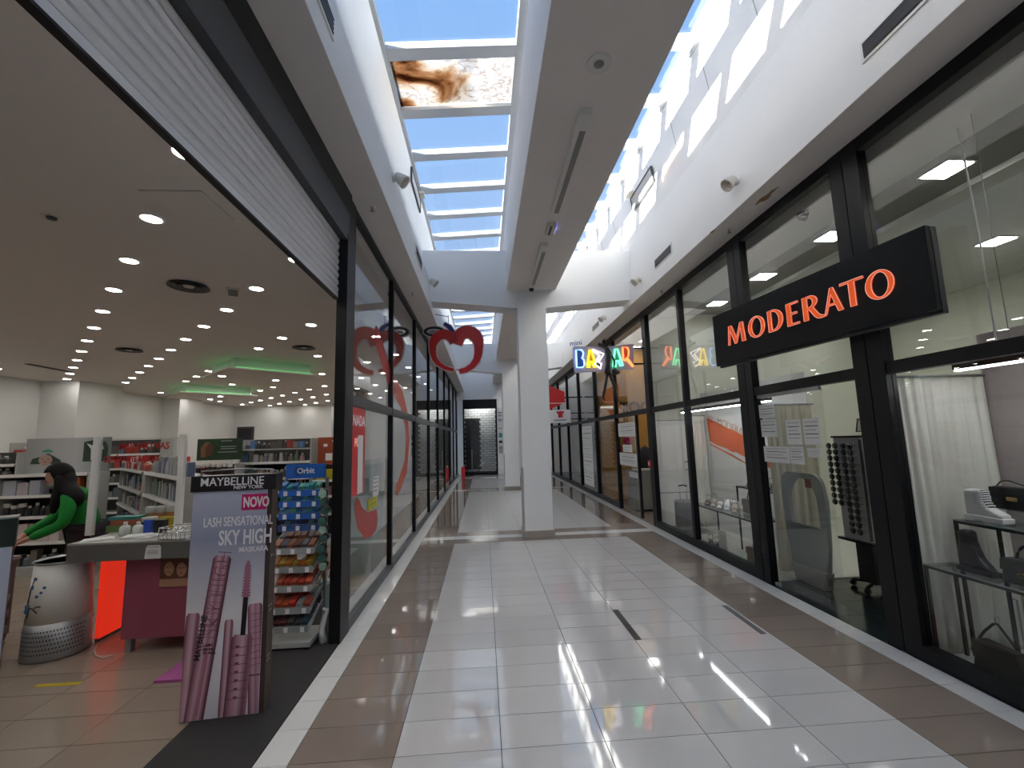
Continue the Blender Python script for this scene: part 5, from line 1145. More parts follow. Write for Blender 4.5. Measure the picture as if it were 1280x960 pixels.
tl = thing('till_table', 'low grey till table behind the counter where the cashier works', 'table', (-4.22, 4.50, 0))
MB().box(-0.24, 0.26, -0.16, 0.20, 0.73, 0.76).build('top', 'counter_top', tl)
MB().box(-0.22, 0.24, -0.14, 0.18, 0.06, 0.73).build('body', 'counter_grey', tl); MB().box(-0.20, 0.22, -0.12, 0.16, 0.0, 0.06).build('plinth', 'black', tl)
for k, (x, y, c, sz) in enumerate(((-0.12, 0.10, (0.45, 0.46, 0.40), (0.10, 0.07, 0.09)), (-0.10, -0.06, (0.35, 0.37, 0.34), (0.09, 0.09, 0.05)), (0.0, 0.13, (0.5, 0.48, 0.42), (0.10, 0.08, 0.06)))):
    o = MB().box(-0.5, 0.5, -0.5, 0.5, 0, 1).build('carton', 'product', None, (-4.22 + x, 4.50 + y, 0.761)); o.scale = sz; o.color = (*c, 1)
    tag(o, ('pale carton at the far left corner of the till table', 'flat pale carton nearest the front on the till table', 'taller pale carton behind the hands on the till table')[k], 'box')

# ------------------------------------------------------------------ left glass: film and posters
dc = thing('window_decal', 'large translucent red and orange loop film on the left shop glass', 'decal', (-0.7985, 0, 0))
def decal(pts, w, m):
    o = MB().prism(stroke(pts, w), -0.0004, 0.0004, 'z').mesh('film', m); return link('film', o, dc, (0, 0, 0), (PI / 2, 0, PI / 2))
decal([(5.42, 3.16), (5.46, 3.13), (5.75, 2.97), (6.05, 2.80), (6.28, 2.68), (6.33, 2.65)], [0.07, 0.11, 0.14, 0.15, 0.14, 0.08], 'decal_red')
decal([(6.47, 2.62), (7.25, 2.45), (7.7, 2.12), (7.85, 1.80), (7.65, 1.33), (7.2, 1.13), (6.84, 1.00)], [0.14, 0.16, 0.17, 0.17, 0.15, 0.12, 0.08], 'decal_orange')
decal([(4.72, 1.16), (4.76, 1.10), (4.90, 0.95), (5.15, 0.83), (5.42, 0.80), (5.60, 0.82), (5.66, 0.84)], [0.05, 0.09, 0.12, 0.14, 0.14, 0.12, 0.06], 'decal_red')
def sheet(name, label, cat, y0, y1, z0, z1, m, x=-0.812, lines=0, lm='ink', side=1):
    t = thing(name, label, cat, (x, (y0 + y1) / 2, z0)); hw = abs(y1 - y0) / 2; h = z1 - z0
    MB().box(-0.001, 0.001, -hw, hw, 0, h).build('sheet', m, t)
    for k in range(lines):
        zz = h * (0.88 - 0.8 * k / max(1, lines)); e = (0.0 if k % 3 else 0.25)
        MB().box(side * 0.0012 - 0.0004, side * 0.0012 + 0.0004, -hw * 0.8, hw * (0.8 - e), zz - h * 0.018, zz + h * 0.018).build('print', lm, t)
    return t
t = sheet('red_poster', 'tall red poster inside the first pane of the left glass', 'poster', 4.52, 5.02, 1.21, 2.12, 'red', -0.7962)
link('lettering', text_mesh('NADA', 0.16, 0.0006, 'print_white', bold=0.003), t, (0.0018, -0.22, 0.72), (PI / 2, 0, PI / 2))
link('lettering', text_mesh('POP', 0.13, 0.0006, 'orange_rim', bold=0.0), t, (0.0018, -0.15, 0.50), (PI / 2, 0, PI / 2))
sheet('paper_strip', 'narrow white paper strip over the red poster', 'paper', 4.74, 4.93, 1.22, 1.83, 'paper', -0.7925)
sheet('paper_notice', 'small white paper taped under the teal box on the left glass', 'paper', 5.42, 5.68, 1.10, 1.34, 'paper', -0.7962, 4)
sheet('paper_notice', 'yellow paper taped low on the first left pane', 'paper', 5.20, 5.62, 0.97, 1.10, 'print_yellow' if 'print_yellow' in M else mat('yellow_paper', (0.55, 0.50, 0.06), 0.7), -0.7945, 2)
t = thing('teal_display_box', 'teal printed display box standing inside the left glass', 'display box', (-1.15, 6.55, 0.0))
MB().box(-0.15, 0.15, -0.35, 0.35, 0, 1.45).build('box', 'teal', t); MB().box(-0.152, 0.152, -0.352, 0.352, 1.45, 1.52).build('lid', 'paper', t)
for k in range(6): MB().box(0.1505, 0.152, -0.28, 0.25 - 0.08 * (k % 3), 0.5 + 0.14 * k, 0.54 + 0.14 * k).build('print', 'leaf_green', t)
gb = thing('gift_bag', 'pale blue gift bag with a bow on the floor inside the first left pane', 'bag', (-1.12, 5.02, 0.006), 0.3)
MB().prism([(-0.09, 0), (0.09, 0), (0.11, 0.30), (-0.11, 0.30)], -0.06, 0.06, 'y').build('bag', mat('pale_blue_paper', (0.32, 0.42, 0.44), 0.6), gb)
MB().tube([(-0.05, 0, 0.30), (-0.03, 0, 0.40), (0.03, 0, 0.40), (0.05, 0, 0.30)], 0.005).build('handle', 'paper', gb)
MB().prism([(-0.09, 0.25), (0.0, 0.29), (0.09, 0.25), (0.09, 0.34), (0.0, 0.30), (-0.09, 0.34)], -0.075, -0.061, 'y').build('bow', 'paper', gb)
wc = [(0.22, 0.10, 0.06), (0.35, 0.25, 0.18), (0.10, 0.07, 0.06), (0.30, 0.08, 0.06), (0.28, 0.22, 0.20)]
for k in range(6):
    o = sph(0.5, 0.5, 0.5, (0, 0, 0.5), 12, 8).build('plush_toy', 'product', None, (-1.36 - 0.13 * (k % 2), 4.75 + 0.25 * k, 0.0075)); o.scale = (0.2, 0.2, 0.19 + 0.03 * (k % 3)); o.color = (*wc[k % 5], 1)
    tag(o, 'round brownish soft toy, %s from the post on the floor inside the left glass' % ORDN[k], 'soft toy', 'soft toys on the floor inside the left glass')

# ------------------------------------------------------------------ notices on the right glass
def note(label, y0, y1, z0, z1, lines=5, x=3.8565, m='paper'):
    t = thing('paper_notice', label, 'notice', (x, (y0 + y1) / 2, z1)); hw = abs(y0 - y1) / 2; h = z0 - z1
    MB().box(-0.0006, 0.0006, -hw, hw, 0, h).build('sheet', m, t)
    for k in range(lines):
        zz = h * (0.86 - 0.75 * k / max(1, lines)); MB().box(-0.0011, -0.0007, -hw * (0.8 - 0.3 * (k % 3 == 2)), hw * 0.8, zz - h * 0.016, zz + h * 0.016).build('print', 'ink' if k % 2 else 'grey_plastic', t)
note('white notice at the top hinge corner of the glass door', 5.055, 4.77, 2.07, 1.91, 4)
note('white notice with bold lines below the top corner notice', 5.045, 4.76, 1.895, 1.69, 4)
note('white notice in the middle of the door, left of its twin', 4.61, 4.385, 1.875, 1.605)
note('white notice in the middle of the door, right of its twin', 4.355, 4.125, 1.875, 1.605)
note('wide white notice low on the door by the hinge', 5.035, 4.60, 1.58, 1.40, 4)
note('white notice low on the door beside the wide one', 4.585, 4.385, 1.585, 1.40)
note('small white notice low on the door near its free edge', 4.33, 4.145, 1.572, 1.48, 3)
note('large cream notice on the bazaar door top', 10.62, 9.42, 2.05, 1.73, 5, 3.8565)
note('small white notice on the bazaar door middle', 10.34, 9.68, 1.54, 1.37, 3)
note('wide white notice on the bazaar door below the small one', 10.62, 9.42, 1.345, 1.06, 5)
note('low white notice on the bazaar door near its edge', 9.98, 9.42, 0.94, 0.82, 3)
for lb, a, b, z0, z1 in (('topmost white poster sheet on the glass beyond the bazaar', 14.62, 13.28, 2.09, 1.50), ('second white poster sheet on the glass beyond the bazaar', 14.62, 13.28, 1.49, 1.19), ('third white poster sheet on the glass beyond the bazaar', 14.60, 13.30, 1.18, 0.66), ('lowest white poster sheet on the glass beyond the bazaar', 14.58, 13.32, 0.65, 0.22)): note(lb, a, b, z0, z1, 3)
cp = thing('call_point', 'small red fire call point on the black post of the bazaar entrance', 'alarm', (3.81, 8.53, 1.13))
MB().box(-0.03, 0.004, -0.06, 0.06, 0, 0.12).build('box', 'red', cp); MB().box(-0.033, -0.03, -0.03, 0.03, 0.03, 0.09).build('button', 'print_white', cp)

# ------------------------------------------------------------------ shoe shop: near window display
def curtain(label, x0, x1, y, z0, z1, m, folds, amp, name='curtain'):
    t = thing(name, label, 'curtain', ((x0 + x1) / 2, y, z0)); nx, nz = folds * 8, 14; mb = MB(); w = x1 - x0
    for j in range(nz + 1):
        v = j / nz
        for i in range(nx + 1):
            u = i / nx; a = amp * (0.55 + 0.45 * (1 - v)) * math.sin(2 * PI * folds * u + 0.5 * math.sin(5 * u)) + 0.35 * amp * math.sin(2 * PI * folds * 2.3 * u + 1 + 2 * v)
            mb.v.append((-w / 2 + w * u + 0.012 * math.sin(7 * u + 3 * v), a, (z1 - z0) * v))
    for j in range(nz):
        for i in range(nx): mb.f.append((j * (nx + 1) + i, j * (nx + 1) + i + 1, (j + 1) * (nx + 1) + i + 1, (j + 1) * (nx + 1) + i)); mb.sm.append(True)
    o = mb.build('cloth', m, t); sd2 = o.modifiers.new('solid', 'SOLIDIFY'); sd2.thickness = 0.004
    MB().tube([(-w / 2 - 0.03, 0, z1 - z0 + 0.012), (w / 2 + 0.02, 0, z1 - z0 + 0.012)], 0.012, 8).build('rail', 'steel_grey', t)
    return t
curtain('ivory curtain beside the white boot in the nearest right window', 4.03, 4.82, 3.44, 0.004, 2.17, 'ivory_cloth', 7, 0.022)
curtain('yellowish curtain behind the grey security gate', 4.22, 4.88, 5.50, 0.004, 2.09, 'cream_cloth', 6, 0.022)
curtain('narrow ivory curtain beside the orange banner', 4.56, 4.86, 8.32, 0.004, 2.09, 'ivory_cloth', 4, 0.018)
MB().box(3.93, 4.88, 0.2, 3.38, 0.0, 0.003).build('display_floor', 'print_white', bpy.data.objects['wall_display_back'])
def rack_table(label, x0, x1, y0, y1, z, shelf_z=None):
    t = thing('display_table', label, 'table', ((x0 + x1) / 2, (y0 + y1) / 2, 0.004)); hx, hy = (x1 - x0) / 2, (y1 - y0) / 2; r = 0.010
    for sx in (-1, 1):
        for sy in (-1, 1): MB().box(sx * (hx - r) - r, sx * (hx - r) + r, sy * (hy - r) - r, sy * (hy - r) + r, 0, z - 0.012).build('leg', 'black', t)
    fr = MB()
    for sx in (-1, 1): fr.box(sx * (hx - r) - r, sx * (hx - r) + r, -hy + 2 * r, hy - 2 * r, z - 0.032, z - 0.012)
    for sy in (-1, 1): fr.box(-hx + 2 * r, hx - 2 * r, sy * (hy - r) - r, sy * (hy - r) + r, z - 0.032, z - 0.012)
    fr.build('frame', 'black', t)
    MB().box(-hx, hx, -hy, hy, z - 0.012, z - 0.004).build('glass_top', 'shelfglass', t)
    MB().box(-hx, -hx + 0.006, -hy, hy, z - 0.0125, z - 0.0035).build('glass_edge', 'grey_plastic', t)
    return t
rack_table('lower black-framed glass table with the black boot in the nearest right window', 3.96, 4.22, 2.0, 3.36, 0.69)
rack_table('taller black-framed glass table carrying the white boot in the nearest right window', 4.245, 4.62, 2.0, 3.34, 1.02)
def boot(name, label, loc, rz, m, sole_m, prof, width, sole, laces=True, s=1.0):
    t = thing(name, label, 'boot', loc, rz); t.scale = (s, s, s)
    up = MB().prism(prof, -width / 2, width / 2, 'y').build('upper', m, t); b = up.modifiers.new('bevel', 'BEVEL'); b.width = 0.026; b.segments = 3; b.limit_method = 'ANGLE'; b.angle_limit = 1.2
    MB().prism(sole, -width / 2 - 0.006, width / 2 + 0.006, 'y').build('sole', sole_m, t, bevel=0.006)
    if laces:
        MB().prism([(0.012, 0.24), (0.026, 0.238), (0.029, 0.20), (0.033, 0.154), (0.064, 0.117), (0.058, 0.108), (0.018, 0.15), (0.012, 0.2)], -width * 0.30, width * 0.30, 'y').build('tongue', 'dark_grey', t)
        for k in range(7):
            x, z = ((0.023, 0.228), (0.024, 0.212), (0.025, 0.196), (0.026, 0.179), (0.028, 0.162), (0.038, 0.144), (0.054, 0.126))[k]
            MB().tube([(x - 0.012, -width * 0.49, z - 0.006), (x + 0.004, -width * 0.36, z), (x + 0.010, 0.0, z + 0.004), (x + 0.004, width * 0.36, z), (x - 0.012, width * 0.49, z - 0.006)], 0.005, 5).build('lace', sole_m, t)
        for k in range(6):
            for sy in (-1, 1): MB().lathe([(0.004, -0.002), (0.004, 0.002), (0, 0.002)], 8, c=(-0.022 + 0.006 * k * (k > 3), sy * (width / 2 + 0.0005), 0.205 - 0.020 * k), axis='y').build('eyelet', 'steel_grey', t)
        MB().tube([(-0.115, 0, 0.225), (-0.138, 0, 0.245), (-0.128, 0, 0.268), (-0.112, 0, 0.240)], 0.006, 6).build('pull_tab', m, t)
    return t
bp_ = [(-0.12, 0.035), (-0.125, 0.10), (-0.120, 0.240), (0.020, 0.245), (0.022, 0.20), (0.026, 0.150), (0.060, 0.112), (0.125, 0.088), (0.165, 0.070), (0.172, 0.035)]
sole = [(-0.135, 0.0), (-0.138, 0.045), (-0.05, 0.050), (0.10, 0.048), (0.178, 0.045), (0.176, 0.012), (0.165, 0.0), (0.15, 0.006), (0.135, 0.0), (0.12, 0.006), (0.105, 0.0), (0.09, 0.006), (0.075, 0.0), (0.06, 0.006), (0.045, 0.0), (0.0, 0.012), (-0.045, 0.012), (-0.06, 0.0)]
boot('lace_up_boot', 'white chunky lace-up boot on the taller glass table', (4.345, 3.185, 1.022), -PI / 2, 'leather_white', 'print_white', bp_, 0.09, sole)
bpy.data.objects['lace_up_boot'].scale = (0.84, 1.0, 1.0)
b2 = [(-0.055, 0.03), (-0.06, 0.10), (-0.035, 0.22), (-0.035, 0.30), (0.05, 0.30), (0.052, 0.22), (0.085, 0.12), (0.16, 0.03)]
boot('ankle_boot', 'black tall ankle boot on the lower glass table', (4.09, 3.12, 0.692), -PI / 2, 'leather_black', 'print_black', b2, 0.085, [(-0.065, 0.0), (-0.065, 0.032), (0.165, 0.032), (0.17, 0.0)], False)
def handbag(label, loc, rz, w, d, h, m, handle, flap=True, clasp=None, taper=0.06, name='handbag'):
    t = thing(name, label, 'bag', loc, rz)
    o = MB().prism([(-w / 2, 0), (w / 2, 0), (w / 2 - taper * 0.3, h), (-w / 2 + taper * 0.3, h)], -d / 2, d / 2, 'y').build('body', m, t); bv = o.modifiers.new('bevel', 'BEVEL'); bv.width = 0.02; bv.segments = 3
    if flap: MB().prism([(-w / 2 + 0.01, h * 0.52), (w / 2 - 0.01, h * 0.52), (w / 2 - taper * 0.3, h * 0.98), (-w / 2 + taper * 0.3, h * 0.98)], -d / 2 - 0.008, -d / 2, 'y').build('flap', m, t, bevel=0.004)
    if handle == 'arch': MB().tube([(-w * 0.25 + w * 0.5 * k / 10, 0, h - 0.01 + 0.10 * math.sin(PI * k / 10) ** 0.7) for k in range(11)], 0.009, 7).build('handle', m, t)
    if handle == 'strap': MB().tube([(-w * 0.42, 0, h - 0.01), (-w * 0.30, 0, h + 0.035), (-w * 0.15, 0, h + 0.045), (w * 0.1, 0, h + 0.02), (w * 0.42, 0, h + 0.008)], 0.005, 6).build('handle', m, t)
    if clasp == 'plate': MB().box(-0.035, 0.035, -d / 2 - 0.014, -d / 2 - 0.008, h * 0.42, h * 0.58).box(-0.028, 0.028, -d / 2 - 0.018, -d / 2 - 0.014, h * 0.45, h * 0.51).build('clasp', 'gold', t)
    if clasp == 'rings':
        for sx in (-1, 1): MB().tube([(sx * 0.008 + sx * 0.014 * -math.cos(a) , -d / 2 - 0.012, h * 0.45 + 0.014 * math.sin(a)) for a in [math.radians(40 + 280 * k / 12) for k in range(13)]], 0.003, 5).build('emblem', 'gold', t)
    return t
RZ = -PI / 2
rz_ = thing('acrylic_riser', 'clear acrylic riser under the black satchel', 'riser', (4.52, 3.09, 1.022))
MB().box(-0.06, 0.06, -0.12, 0.12, 0, 0.09).build('block', 'plexi', rz_)
handbag('black satchel with a gold clasp plate behind the white boot', (4.52, 3.09, 1.114), RZ, 0.33, 0.09, 0.17, 'leather_black', 'strap', True, 'plate')
handbag('black soft bag at the right end of the taller glass table', (4.42, 2.72, 1.022), RZ, 0.34, 0.14, 0.15, 'leather_black', 'arch', True, None)
handbag('black handbag with a gold ring emblem on the lower glass table', (4.09, 2.76, 0.692), RZ, 0.27, 0.11, 0.17, 'leather_black', 'arch', True, 'rings')
tag(MB().tube([(0.03 * math.cos(2 * PI * k / 14) , 0.075 * math.sin(2 * PI * k / 14), 0.008 + 0.010 * (k % 2)) for k in range(14)], 0.008, 6, True).build('belt', 'leather_black', None, (4.14, 2.98, 0.692)), 'coiled black belt between the boot and the handbag', 'belt')
lb = handbag('slouchy black bag with a looped strap on the window floor', (4.12, 3.03, 0.005), RZ - 0.1, 0.36, 0.10, 0.21, 'leather_black', None, True, None, 0.12)
MB().tube([(-0.15, 0, 0.20), (-0.10, 0, 0.27), (-0.03, 0, 0.345), (0.0, 0, 0.355), (0.04, 0, 0.31), (0.11, 0, 0.23)], 0.009, 7).build('strap', 'leather_black', lb)
MB().tube([(-0.01, 0, 0.35), (-0.015, 0, 0.39), (0.01, 0, 0.41), (0.02, 0, 0.37)], 0.004, 6).build('ring', 'chrome', lb)
st = thing('bag_stand', 'thin steel stand holding the looped bag strap', 'stand', (4.26, 3.0, 0.004))
MB().box(-0.06, 0.06, -0.06, 0.06, 0, 0.008).build('base', 'steel_grey', st); MB().tube([(0, 0, 0.008), (0, 0, 0.52), (-0.03, 0, 0.53)], 0.006, 6).build('pole', 'steel_grey', st)
def led_bar(label, x, y0, y1, z, top):
    t = thing('led_tube_light', label, 'light', (x, (y0 + y1) / 2, z)); h = abs(y1 - y0) / 2
    MB().box(-0.022, 0.022, -h, h, 0.0, 0.045).build('housing', 'black', t); MB().box(-0.018, 0.018, -h + 0.01, h - 0.01, -0.012, 0.0).build('tube', 'tube_on', t)
    for y in (-h * 0.7, h * 0.7): MB().tube([(0, y, 0.045), (0, y, top - z)], 0.003, 5).build('hanger', 'steel_grey', t)
led_bar('suspended black LED bar over the boots in the nearest right window', 4.32, 0.6, 3.22, 2.20, 4.14)
led_bar('suspended black LED bar over the shoes beside the orange banner', 4.32, 5.5, 8.1, 2.16, 4.14)
tag(MB().tube([(4.40, 2.99, 4.14), (4.40, 2.98, 3.9), (4.39, 2.96, 3.3), (4.36, 2.94, 2.6), (4.345, 2.93, 2.26)], 0.007, 6).build('power_cord', 'white_plastic'), 'white cord hanging from the ceiling to the LED bar', 'cord')

# ------------------------------------------------------------------ entrance of the shoe shop
eg = thing('security_gate', 'grey plastic anti-theft gate with an oval opening behind the glass door', 'security gate', (4.27, 5.0, 0.0), -PI / 2)
outer = [(-0.26, 0.06), (-0.33, 0.50), (-0.355, 0.95)] + arc(-0.20, 1.10, 0.15, 0.16, 180, 90, 6) + arc(0.16, 1.10, 0.16, 0.16, 90, 0, 6) + [(0.345, 0.95), (0.32, 0.50), (0.25, 0.06)]
inner = [(-0.225, 0.66)] + arc(-0.01, 0.90, 0.235, 0.30, 180, 0, 16) + [(0.235, 0.66)]
link('panel', curve_mesh('panel', [outer, inner], 0.022, 'gate_grey' if 'gate_grey' in M else mat('grey_green_plastic', (0.20, 0.23, 0.22), 0.35)), eg, (0, 0, 0), UP)
MB().prism([(-0.22, 0.0), (0.22, 0.0), (0.28, 0.20), (-0.28, 0.20)], -0.05, 0.05, 'y').build('foot', 'grey_plastic', eg, bevel=0.01)
MB().box(0.08, 0.16, -0.035, 0.03, 1.10, 1.20).build('alarm_lamp', mat('dark_red_lamp', (0.16, 0.01, 0.01), 0.3), eg)
gr = thing('sunglasses_rack', 'revolving black sunglasses rack with a mirror on top', 'rack', (4.78, 4.72, 0.0), 0.06)
for a in range(4):
    c, s_ = math.cos(a * PI / 2 + 0.4), math.sin(a * PI / 2 + 0.4)
    MB().tube([(0.03 * c, 0.03 * s_, 0.09), (0.22 * c, 0.22 * s_, 0.07)], 0.018, 6).lathe([(0.0, -0.015), (0.034, -0.015), (0.034, 0.015), (0.0, 0.015)], 10, c=(0.22 * c, 0.22 * s_, 0.035), axis='y').build('castor', 'black', gr)
MB().box(-0.10, 0.10, -0.10, 0.10, 0.09, 0.52).build('pedestal', 'print_black', gr)
MB().box(-0.21, 0.21, -0.21, 0.21, 0.52, 0.545).build('base_plate', 'black', gr)
MB().box(-0.165, 0.165, -0.165, 0.165, 0.545, 1.66).build('column', 'grey_corner', gr)
for sx in (-1, 1):
    MB().box(sx * 0.165 - 0.012, sx * 0.165 + 0.012, -0.178, -0.1655, 0.56, 1.64).build('edge_strip', 'dark_grey', gr)
MB().box(-0.02, 0.02, -0.172, -0.1655, 0.56, 1.64).build('centre_strip', 'white_plastic', gr)
pg = MB()
for k in range(22): pg.box(-0.010, 0.010, -0.185, -0.172, 0.60 + 0.047 * k, 0.608 + 0.047 * k)
o = pg.build('peg', 'print_black', gr); o['kind'] = 'stuff'
MB().box(-0.18, 0.18, -0.18, 0.18, 1.66, 1.68).build('cap', 'black', gr)
mr = [(-0.09, 0), (0.09, 0), (0.075, 0.13), (-0.055, 0.15)]
link('mirror_frame', curve_mesh('mirror_frame', [mr, [(q[0] * 0.86, 0.01 + q[1] * 0.86) for q in mr]], 0.006, 'black'), gr, (0.02, -0.05, 1.72), UP)
link('mirror', curve_mesh('mirror', [[(q[0] * 0.86, 0.01 + q[1] * 0.86) for q in mr]], 0.003, 'chrome'), gr, (0.02, -0.05, 1.72), UP)
MB().tube([(0.02, -0.05, 1.68), (0.02, -0.05, 1.72)], 0.008, 6).build('mirror_post', 'black', gr)
LENS = mat('dark_lens', (0.015, 0.012, 0.012), 0.12)
sg = thing('sunglasses', 'tmp', 'sunglasses')
g1 = MB()
for sx in (-1, 1): g1.lathe([(0.0, -0.003), (0.033, -0.003), (0.036, 0.003), (0.0, 0.003)], 12, c=(sx * 0.042, 0, 0), axis='y')
g1.build('lens', LENS, sg)
MB().tube([(-0.010, 0, 0.006), (0, -0.003, 0.010), (0.010, 0, 0.006)], 0.003, 5).tube([(-0.062, 0, 0.012), (-0.066, 0.06, 0.008)], 0.003, 5).tube([(0.062, 0, 0.012), (0.066, 0.06, 0.008)], 0.003, 5).build('frame', 'black', sg)
ca, sa = math.cos(0.06), math.sin(0.06)
for r in range(14):
    for c_ in (-0.095, 0.095):
        for sd3 in (0, 1):
            if r < 5 and (sd3 == 0 or c_ > 0) and r < 4: continue
            lx, ly = (c_, -0.262) if sd3 == 0 else (-0.262, c_)
            a = 0.06 + (0 if sd3 == 0 else -PI / 2)
            o = dup(sg, (4.78 + lx * ca - ly * sa, 4.72 + lx * sa + ly * ca, 0.66 + 0.07 * r), a, 'dark sunglasses, %s from the bottom in the %s column of the rack %s face' % (ORDN[r], 'left' if (c_ < 0) == (sd3 == 0) else 'right', 'front' if sd3 == 0 else 'side'), 'sunglasses on the revolving rack')
for ch in list(sg.children): bpy.data.objects.remove(ch)
bpy.data.objects.remove(sg)

# ------------------------------------------------------------------ shoe shop: second window
wdr = bpy.data.objects['wall_display_rear']
bn = thing('brush_banner', 'orange brush-stroke banner with lettering on the wall beside the narrow curtain', 'banner', (4.897, 7.3, 0))
random.seed(3)
topl = [(1.0 - 2.0 * k / 16, 0) for k in range(17)]
pts = []
for k in range(17):
    u = k / 16; pts.append((-0.98 + 2.0 * u, 2.06 - 0.60 * u + random.uniform(-0.012, 0.012)))
for k in range(17):
    u = 1 - k / 16; pts.append((-0.95 + 2.0 * u + random.uniform(-0.03, 0.03), 1.60 - 0.46 * u + random.uniform(-0.015, 0.015)))
M['orange_print'] = mat('orange_print', (0.72, 0.11, 0.02), 0.5, noise=0.18, nscale=3)
link('print', curve_mesh('print', [pts], 0.0008, 'orange_print'), bn, (0, 0, 0), (PI / 2, 0, -PI / 2))
link('print', curve_mesh('print', [[(-0.92, 1.555), (-0.2, 1.37), (0.2, 1.24), (0.2, 1.22), (-0.2, 1.335), (-0.92, 1.53)]], 0.0008, 'orange_print'), bn, (0, 0, 0), (PI / 2, 0, -PI / 2))
o = link('lettering', text_mesh('MODERATO', 0.20, 0.0012, 'orange_rim2' if 'orange_rim2' in M else mat('pale_orange_print', (0.60, 0.26, 0.14), 0.5), bold=-0.002), bn)
o.matrix_local = Matrix.Rotation(-PI / 2, 4, 'Z') @ Matrix.Translation((-0.62, -0.002, 1.92)) @ Matrix.Rotation(0.29, 4, 'Y') @ Matrix.Rotation(PI / 2, 4, 'X')
for k in range(3): MB().box(-0.003, 0, 0.78 - 0.03 * k, 0.95 - 0.03 * k, 2.08 - 0.028 * k, 2.09 - 0.028 * k).build('print', 'orange_print', bn)
rack_table('low glass table with pale sandals in front of the orange banner', 3.96, 4.36, 5.55, 7.15, 0.62)
rack_table('taller black-framed glass stand with dark shoes before the orange banner', 4.385, 4.70, 5.60, 6.60, 0.95)
def sandal(label, loc, rz, m, heel=0.06):
    t = thing('sandal', label, 'shoe', loc, rz)
    MB().prism([(-0.11, 0), (-0.085, 0), (-0.08, heel - 0.012), (0.0, 0.02), (0.06, 0.0), (0.12, 0.0), (0.12, 0.014), (0.05, 0.018), (-0.02, heel * 0.75), (-0.11, heel + 0.006)], -0.035, 0.035, 'y').build('sole', m, t, bevel=0.004)
    for x, z in ((0.085, 0.012), (0.055, 0.018)): MB().tube([(x, -0.036, z), (x - 0.005, -0.025, z + 0.03), (x - 0.008, 0, z + 0.045), (x - 0.005, 0.025, z + 0.03), (x, 0.036, z)], 0.007, 6).build('strap', m, t)
    MB().tube([(-0.10, -0.03, heel), (-0.10, -0.034, heel + 0.07), (-0.07, 0, heel + 0.085), (-0.10, 0.034, heel + 0.07), (-0.10, 0.03, heel)], 0.006, 6).build('ankle_strap', m, t)
    return t
M['beige_leather'] = mat('beige_leather', (0.45, 0.38, 0.30), 0.4); M['silver_leather'] = mat('silver_leather', (0.50, 0.50, 0.50), 0.3, metal=0.3); M['brown_leather'] = mat('brown_leather', (0.10, 0.07, 0.055), 0.4)
for k, (lb_, y, m, h) in enumerate((('dark strappy sandal at the far end of the low glass table', 7.02, 'brown_leather', 0.05), ('beige heeled sandal second from the far end of the low table', 6.84, 'beige_leather', 0.09), ('silver sandal third from the far end of the low table', 6.66, 'silver_leather', 0.07), ('white heeled sandal in the middle of the low table', 6.46, 'leather_white', 0.10), ('beige sandal before the white one on the low table', 6.26, 'beige_leather', 0.08), ('flat brown sandal at the near end of the low table', 5.78, 'brown_leather', 0.03))):
    sandal(lb_, (4.14, y, 0.622), -2.2, m, h)
for k, (lb_, y) in enumerate((('black heeled shoe at the far end of the taller stand', 6.45), ('black heeled shoe in the middle of the taller stand', 6.20), ('black heeled shoe at the near end of the taller stand', 5.92))): sandal(lb_, (4.52, y, 0.952), -2.2, 'leather_black', 0.07)
sb = thing('shoe_box', 'white open shoe box under the white sandal on the low table', 'box', (4.305, 6.62, 0.622)); MB().box(-0.046, 0.046, -0.13, 0.13, 0, 0.09).build('box', 'leather_white', sb); MB().box(-0.049, 0.049, -0.133, 0.133, 0.075, 0.095).build('lid', 'print_white', sb)
handbag('brown handbag hanging low at the near end of the window floor', (4.16, 5.85, 0.005), RZ, 0.34, 0.11, 0.20, 'brown_leather', 'arch', True, None)
handbag('dark brown bag on the near end of the low glass table', (4.24, 6.03, 0.622), RZ, 0.26, 0.10, 0.20, 'brown_leather', 'arch', True, None)
fp = thing('price_sheet', 'white printed sheet leaning under the low glass table', 'sheet', (4.05, 6.50, 0.005)); o = MB().box(-0.002, 0.002, -0.11, 0.11, 0, 0.30).build('sheet', 'paper', fp); 
for k in range(6): MB().box(-0.0026, -0.002, -0.085, 0.08 - 0.02 * (k % 2), 0.05 + 0.035 * k, 0.058 + 0.035 * k).build('print', 'grey_plastic', fp)
for k, (lb_, y) in enumerate((('dark sandal farthest on the floor under the low table', 6.98), ('dark sandal nearer the price sheet on the floor', 6.78))): sandal(lb_, (4.12, y, 0.005), -2.0, 'brown_leather', 0.05)
sc2 = thing('suitcase', 'grey hard-shell cabin suitcase with its handle up in the third right window', 'suitcase', (4.16, 7.92, 0.004), -0.25)
sh2 = MB().box(-0.17, 0.17, -0.10, 0.10, 0.05, 0.56).build('shell', 'suitcase', sc2); bv = sh2.modifiers.new('bevel', 'BEVEL'); bv.width = 0.04; bv.segments = 4
for k in range(6): MB().box(-0.13 + 0.05 * k, -0.118 + 0.05 * k, -0.104, -0.0985, 0.10, 0.51).build('rib', 'suitcase', sc2)
for sx in (-1, 1): MB().tube([(sx * 0.06, 0.05, 0.55), (sx * 0.06, 0.05, 0.80)], 0.007, 6).build('handle_rod', 'chrome', sc2)
MB().tube([(-0.075, 0.05, 0.80), (0.0, 0.05, 0.815), (0.075, 0.05, 0.80)], 0.014, 7).build('handle_grip', 'black', sc2)
for sx in (-1, 1):
    for sy in (-1, 1): MB().lathe([(0.0, -0.012), (0.026, -0.012), (0.026, 0.012), (0.0, 0.012)], 10, c=(sx * 0.13, sy * 0.07, 0.026), axis='y').build('wheel', 'black', sc2)
